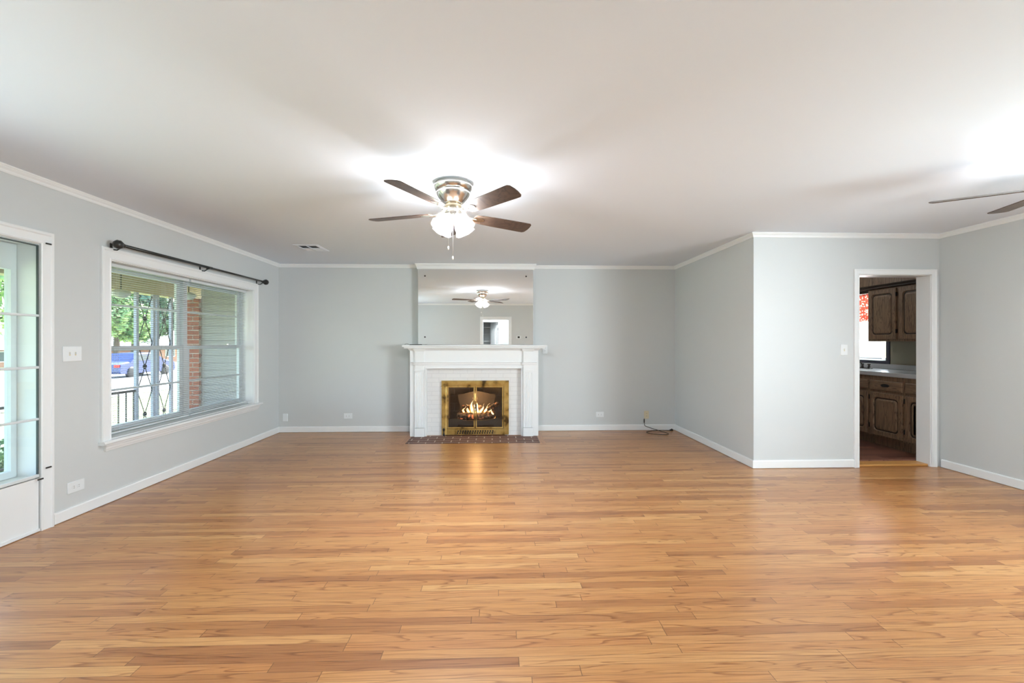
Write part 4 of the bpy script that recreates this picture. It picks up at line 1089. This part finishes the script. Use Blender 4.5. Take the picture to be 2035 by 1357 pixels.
def base_cab(y0, y1, doors, drawers, label):
    t = thing('base_cabinet', label, 'cabinet', ((CXF+KE)/2, (y0+y1)/2, KF), CABG)
    mb = MB().box(CXF, KE-0.002, y0+0.001, y1-0.001, 0.150, 0.892)
    mb.box(CXF+0.07, KE-0.002, y0+0.001, y1-0.001, KF, 0.150)
    mb.build('cabinet_body', M['cab'], t)
    P = PX(CXF-0.0005, -1)
    for a0, a1 in doors:
        d = MB().panel(P, (a0, a1, 0.172, 0.690), rings).build('door', M['cab'], t)
        groove(P, (a0, a1, 0.172, 0.690), d)
        for z in (0.25, 0.60): MB().box(CXF-0.024, CXF-0.0005, a1+0.001, a1+0.008, z, z+0.055).build('hinge', M['black_iron'], d)
    for a0, a1, pull in drawers:
        d = MB().panel(P, (a0, a1, 0.722, 0.838), [(0, 0.002, 0), (0, 0.002, 0.012), (0.006, 0.002, 0.018)]).build('drawer', M['cab_h'], t)
        if pull:
            c = (a0+a1)/2
            mb = MB().tube(smooth([(CXF-0.019, c-0.045, 0.783), (CXF-0.040, c-0.025, 0.778), (CXF-0.042, c+0.025, 0.778), (CXF-0.019, c+0.045, 0.783)]), 0.005, 8)
            q = [(c-0.065, 0.785), (c-0.04, 0.80), (c, 0.803), (c+0.04, 0.80), (c+0.065, 0.785), (c+0.04, 0.768), (c, 0.765), (c-0.04, 0.768)]
            mb.add([(CXF-0.0190, a, b) for a, b in q]+[(CXF-0.0215, a, b) for a, b in q], [tuple(range(8)), tuple(range(8, 16))[::-1]]+[(k, (k+1) % 8, 8+(k+1) % 8, 8+k) for k in range(8)])
            mb.build('drawer_pull', M['black_iron'], d)
base_cab(4.79, 5.060, [(4.80, 5.045)], [(4.80, 5.045, False)], 'dark oak base cabinet cut by the right jamb of the kitchen doorway')
base_cab(5.060, 5.552, [(5.082, 5.535)], [(5.082, 5.535, True)], 'dark oak base cabinet in the middle, with one drawer with a black pull')
base_cab(5.552, 6.60, [(5.572, 6.07), (6.09, 6.58)], [(5.572, 6.07, False), (6.09, 6.58, False)], 'dark oak sink base cabinet at the left of the kitchen doorway view')
ct = thing('countertop', 'pale laminate kitchen countertop with low backsplash', 'countertop', (4.97, 5.8, 0.893))
MB().bbox(CXF-0.025, KE-0.002, 4.79, 7.0, 0.893, 0.945, 0.006).build('worktop', M['counter'], ct)
MB().bbox(KE-0.022, KE-0.002, 4.79, 7.0, 0.9455, 1.012, 0.004).build('backsplash', M['counter'], ct)
fc = thing('kitchen_faucet', 'two handle chrome faucet on the counter under the kitchen window', 'faucet', (5.10, 6.30, 0.945))
MB().bbox(5.07, 5.12, 6.02, 6.34, 0.9455, 0.958, 0.004).build('faucet_base', M['nickel_dark'], fc)
for y in (6.06, 6.17, 6.30):
    mb = MB().lathe([(0.018, 0), (0.014, 0.02), (0.012, 0.035), (0.020, 0.045), (0.020, 0.055), (0.008, 0.060)], 16, Matrix.Translation((5.095, y, 0.958)))
    mb.build('faucet_handle' if y != 6.17 else 'spout_post', M['nickel_dark'], fc)
MB().tube(smooth([(5.095, 6.17, 1.00), (5.06, 6.17, 1.03), (4.98, 6.17, 1.03), (4.93, 6.17, 1.00)]), 0.009, 10).build('spout', M['nickel_dark'], fc)

kl = thing('added_kitchen_light', 'added unseen fill lamp on the kitchen ceiling, round white glass', 'ceiling light', (4.1, 6.3, H))  # unseen lamp added to brighten the kitchen
MB().lathe([(0.17, 0), (0.17, -0.02), (0.16, -0.024)], 32, Matrix.Translation((4.1, 6.3, H))).build('lamp_base', M['nickel'], kl)
MB().lathe([(0.158, -0.026), (0.15, -0.05), (0.10, -0.085), (0.03, -0.10), (0.002, -0.102)], 32, Matrix.Translation((4.1, 6.3, H))).build('lamp_glass', emit_mat('added_kitchen_glow', (1.0, 0.96, 0.9, 1), 9), kl)
UX = 4.98
UG = 'wall cabinets in the kitchen'
def upper(y0, y1, doors, label):
    t = thing('wall_cabinet', label, 'cabinet', ((UX+KE)/2, (y0+y1)/2, 1.318), UG)
    MB().box(UX, KE-0.002, y0+0.001, y1-0.001, 1.318, 2.0).build('cabinet_body', M['cab'], t)
    for a0, a1 in doors:
        d = MB().panel(PX(UX-0.0005, -1), (a0, a1, 1.346, 1.985), rings).build('door', M['cab'], t)
        groove(PX(UX-0.0005, -1), (a0, a1, 1.346, 1.985), d)
        for z in (1.42, 1.88): MB().box(UX-0.024, UX-0.0005, a0-0.010, a0-0.001, z, z+0.05).build('hinge', M['black_iron'], d)
upper(5.475, 5.935, [(5.497, 5.918)], 'dark oak wall cabinet beside the red valance, its whole door showing')
upper(4.79, 5.475, [(5.03, 5.455)], 'dark oak wall cabinet whose door is cut by the right jamb of the kitchen doorway')
sf = thing('kitchen_soffit', 'dark oak panelled soffit above the kitchen wall cabinets', 'soffit', (5.1, 6.0, 2.0))
MB().box(UX-0.012, KE-0.002, 4.79, 7.89, 2.051, H-0.001).build('soffit_panel', M['cab'], sf)
mb = MB()
for y in (5.25, 5.85, 6.10, 6.7): mb.box(UX-0.0135, UX-0.0122, y, y+0.004, 2.052, H-0.001)
mb.build('panel_groove', M['dark'], sf)
MB().sweep((UX-0.012, 7.8, 0), (UX-0.012, 4.79, 0), (-1, 0, 0), [(-0.1, 2.002), (0.010, 2.002), (0.016, 2.012), (0.012, 2.022), (0.028, 2.040), (0.030, 2.050), (-0.1, 2.050)]).build('crown_strip', M['cab_dark'], sf)
MB().box(UX+0.02, UX+0.04, 5.937, 7.0, 1.965, 2.001).build('valance_board', M['cab_dark'], sf)

# ------------------------------------------------------------------ outside
def gz(x): return -0.50 + (x+3.4)*0.0125     # ground falls away from the house
mb = MB()
mb.add([(-3.37, -20, gz(-3.37)), (-3.37, 90, gz(-3.37)), (-120, 90, gz(-120)), (-120, -20, gz(-120))], [(0, 1, 2, 3)])
tag(struct(mb.build('ground', M['grass'])))
struct(MB().add([(-13.5, -20, gz(-13.5)+.02), (-13.5, 90, gz(-13.5)+.02), (-27, 90, gz(-27)+.02), (-27, -20, gz(-27)+.02)], [(0, 1, 2, 3)]).build('street', M['concrete']))
struct(MB().add([(5.5, -10, -0.6), (5.5, 30, -0.6), (40, 30, -0.6), (40, -10, -0.6)], [(0, 1, 2, 3)]).build('side_yard', M['grass']))
# porch
struct(MB().box(-5.25, XL-WT-0.002, -1.0, 8.4, -0.55, -0.12).build('porch_floor', M['concrete']))
struct(MB().box(-5.35, XL-WT-0.002, -1.0, 8.4, 2.30, 2.36).box(-5.30, -5.12, -1.0, 8.4, 2.02, 2.30).build('porch_ceiling', M['porch_tan']))
mb = MB().box(-4.83, XL-WT-0.002, 7.62, 7.74, -0.12, 2.30)
for k in range(20): mb.box(-4.83, XL-WT-0.002, 7.608, 7.62, -0.10+k*0.12, -0.10+k*0.12+0.104)
struct(mb.build('wall_porch_end', M['porch_grey']))
tag(MB().box(-5.08, -4.835, 7.56, 7.80, -0.12, 2.02).build('brick_pillar', M['redbrick']), 'red brick pillar at the end of the porch, seen through the blinds', 'pillar')
def lattice(y0, y1, label):
    t = thing('porch_column', label, 'porch column', (-5.18, (y0+y1)/2, -0.12), 'iron porch columns')
    for y in (y0, y1): MB().box(-5.20, -5.16, y-0.022, y+0.022, -0.12, 2.02).build('post', M['porch_white'], t)
    mb = MB(); z = -0.10; h_ = 0.70
    while z < 1.95:
        mb.tube([(-5.18, y0+0.02, z), (-5.18, y1-0.02, min(2.0, z+h_))], 0.006, 6); mb.tube([(-5.18, y1-0.02, z), (-5.18, y0+0.02, min(2.0, z+h_))], 0.006, 6)
        mb.lathe([(0.03, -0.01), (0.038, 0), (0.03, 0.01)], 8, Matrix.Translation((-5.18, (y0+y1)/2, z+h_/2)) @ Matrix.Rotation(PI/2, 4, 'Y'))
        z += h_
    mb.build('cross_bracing', M['black_iron'], t)
lattice(6.72, 7.04, 'porch column of two flat posts with crossed iron bracing, nearer one')
lattice(7.12, 7.42, 'porch column of two flat posts with crossed iron bracing, beside the brick pillar')
def railing(y0, y1, label):
    t = thing('porch_railing', label, 'railing', (-5.18, (y0+y1)/2, -0.12), 'porch railings')
    MB().box(-5.195, -5.165, y0, y1, 0.60, 0.63).box(-5.19, -5.17, y0, y1, -0.04, -0.02).build('rail', M['grey_iron'], t)
    n = int((y1-y0)/0.125)
    for k in range(n+1):
        y = y0+0.02+(y1-y0-0.04)*k/n
        MB().box(-5.187, -5.173, y-0.007, y+0.007, -0.02 if k not in (0, n) else -0.12, 0.60).build('baluster', M['grey_iron'], t)
railing(4.70, 6.69, 'dark iron porch railing seen through the left half of the picture window')
railing(7.07, 7.10+0.0, 'x', ) if False else None
# porch handrail and post by the sidelight
t = thing('step_handrail', 'grey metal handrail with post by the porch steps, seen through the sidelight', 'handrail', (-5.18, 4.4, -0.12))
MB().box(-5.20, -5.16, 3.6, 4.62, 0.56, 0.60).build('rail', M['porch_white'], t)
MB().box(-5.20, -5.16, 4.50, 4.54, -0.12, 0.56).build('post', M['porch_white'], t)
MB().box(-5.20, -5.16, 4.16, 4.20, -0.12, 0.56).build('post', M['porch_white'], t)
for i, (x, y, z, lb) in enumerate(((-4.35, 5.42, 1.87, 'frosted porch lantern nearest the sidelight end'), (-4.35, 6.58, 1.96, 'frosted porch lantern nearest the brick pillar'))):
    t = thing('porch_lantern', lb, 'porch light', (x, y, z), 'porch lanterns')
    MB().tube([(x, y, 2.288), (x, y, z+0.05)], 0.006, 6).lathe([(0.05, 0), (0.05, -0.010)], 12, Matrix.Translation((x, y, 2.299))).build('lantern_stem', M['black_iron'], t)
    MB().lathe([(0.03, 0.05), (0.085, 0.03), (0.095, 0.0), (0.06, -0.04), (0.02, -0.055)], 8, Matrix.Translation((x, y, z))).build('lantern_glass', plain('grey_glass', (0.45, 0.45, 0.43, 1), 0.3), t)

def house(x, y0, y1, label, ez, rz, name_mat='redbrick_side', roofmat='roof'):
    g = gz(x)-0.05
    t = thing('house', label, 'house', (x, (y0+y1)/2, g))
    MB().box(x-9, x, y0, y1, g, ez).build('house_wall', M[name_mat], t)
    e = 0.6
    MB().add([(x+e, y0-e, ez), (x+e, y1+e, ez), (x-9-e, y1+e, ez), (x-9-e, y0-e, ez), (x-4.5, y0+4, rz), (x-4.5, y1-4, rz)],
             [(0, 1, 5, 4), (1, 2, 5), (2, 3, 4, 5), (3, 0, 4), (0, 3, 2, 1)]).build('roof', M[roofmat], t)
    y = y0+1.5
    while y < y1-2:
        f = MB().box(x, x+0.06, y, y+1.5, g+0.75*(ez-g)-1.1+0.35, g+(ez-g)*0.92).build('window_frame', M['trim'], t)
        MB().box(x+0.061, x+0.08, y+0.08, y+0.70, g+0.75*(ez-g)-1.02+0.35, g+(ez-g)*0.88).box(x+0.061, x+0.08, y+0.80, y+1.42, g+0.75*(ez-g)-1.02+0.35, g+(ez-g)*0.88).build('pane', M['shade_pane'], f)
        y += 3.4
house(-47, 36, 50, 'low brick house with grey roof across the street, seen through the sidelight', 0.62, 2.9)
house(-38, 52, 68, 'brick house with grey roof across the street, seen through the picture window blinds', 0.9, 3.0)

# parked car
cr = thing('car', 'dark blue car parked on the street beyond the porch railing', 'car', (-22, 28.5, gz(-22)))
g = gz(-22)+0.03
def carpts(y0, L_, sec):
    vs = []
    for dx, ins in ((0.0, 0.08), (0.15, 0.0), (1.55, 0.0), (1.70, 0.08)):
        for (a, z) in sec: vs.append((-22.85+dx, y0+a, z - (ins if z > g+0.8 else 0)))
    return vs
sec = [(0, g+0.35), (0.05, g+0.75), (0.7, g+0.92), (1.2, g+1.38), (2.7, g+1.42), (3.5, g+0.98), (4.3, g+0.85), (4.4, g+0.40), (4.3, g+0.22), (0.1, g+0.22)]
n_ = len(sec)
fs = [(j*n_+k, j*n_+(k+1) % n_, (j+1)*n_+(k+1) % n_, (j+1)*n_+k) for j in range(3) for k in range(n_)]+[tuple(range(n_))[::-1], tuple(range(3*n_, 4*n_))]
MB().add(carpts(26.3, 4.4, sec), fs).build('car_body', M['carpaint'], cr)
MB().box(-21.149, -21.14, 27.55, 28.25, g+0.95, g+1.28).box(-21.149, -21.14, 28.35, 29.2, g+0.95, g+1.30).build('side_window', M['shade_pane'], cr)
MB().box(-22.7, -22.4, 26.30, 26.36, g+0.6, g+0.75).box(-21.5, -21.2, 26.30, 26.36, g+0.6, g+0.75).build('tail_light', M['redlens'], cr)
for x in (-22.82, -21.3):
    for y in (27.1, 29.8):
        MB().lathe([(0.2, 0), (0.32, 0.02), (0.32, 0.18), (0.2, 0.2)], 18, Matrix.Translation((x, y, g+0.29)) @ Matrix.Rotation(PI/2, 4, 'Y')).build('wheel', M['rubber'], cr)

def tree(x, y, ztop, zc, r, label, mat, n, size, trunk=True, seed=0, flat=1.0):
    rnd = random.Random(seed); g = gz(x)
    t = thing('tree' if trunk else 'shrub', label, 'tree' if trunk else 'shrub', (x, y, g))
    if trunk:
        mb = MB().tube([(x, y, g-0.1), (x+0.1, y, g+(zc-g)*0.5), (x, y+0.1, zc)], [0.22*r/2, 0.16*r/2, 0.09*r/2], 10)
        for k in range(6):
            a = k*1.05; mb.tube([(x, y, zc-r*0.4), (x+r*0.5*math.cos(a), y+r*0.5*math.sin(a), zc+0.2*r)], [0.08*r/2, 0.03*r/2], 6)
        mb.build('trunk', M['bark'], t)
    blobs = []
    for k in range(14):
        d = Vector((rnd.gauss(0, 1), rnd.gauss(0, 1), rnd.gauss(0, 0.8))).normalized()
        blobs.append((Vector((x, y, zc))+Vector((d.x*r*0.62, d.y*r*0.62, d.z*r*0.55*flat)), r*rnd.uniform(0.32, 0.5)))
    vs = []; fs = []
    for k in range(n):
        c, br = blobs[k % len(blobs)]
        d = Vector((rnd.gauss(0, 1), rnd.gauss(0, 1), rnd.gauss(0, 1))).normalized()
        p_ = c+d*br*rnd.uniform(0.6, 1.05)
        u = Vector((rnd.gauss(0, 1), rnd.gauss(0, 1), rnd.gauss(0, 0.6))).normalized(); w = u.cross(d).normalized()
        s_ = size*rnd.uniform(0.6, 1.3)
        o = len(vs); vs += [p_-u*s_, p_-w*s_*0.5+u*s_*-0.1, p_+u*s_, p_+w*s_*0.5+u*s_*-0.1]; fs.append((o, o+1, o+2, o+3))
    MB().add(vs, fs).build('foliage', M[mat], t, fix=False)
tree(-12.9, 10.4, 4, 3.5, 2.9, 'leafy green tree in the front lawn, seen through the sidelight', 'leaf', 8000, 0.13, seed=3)
tree(-28.5, 35.0, 4, 2.9, 2.4, 'bright green round tree across the street, at the left edge of the blinds', 'leaf', 5000, 0.2, seed=5)
tree(-36.0, 46.5, 6, 4.6, 3.8, 'tall dark green tree across the street, behind the porch columns', 'leaf_dark', 6000, 0.3, seed=8)
tree(-50, 53.5, 8, 5.0, 4.0, 'distant dark tree standing between the two houses', 'leaf_dark', 5000, 0.35, seed=9)
tree(-6.9, 6.35, 0, -0.25, 0.42, 'low green bush beside the porch steps', 'leaf_dark', 900, 0.05, trunk=False, seed=11)
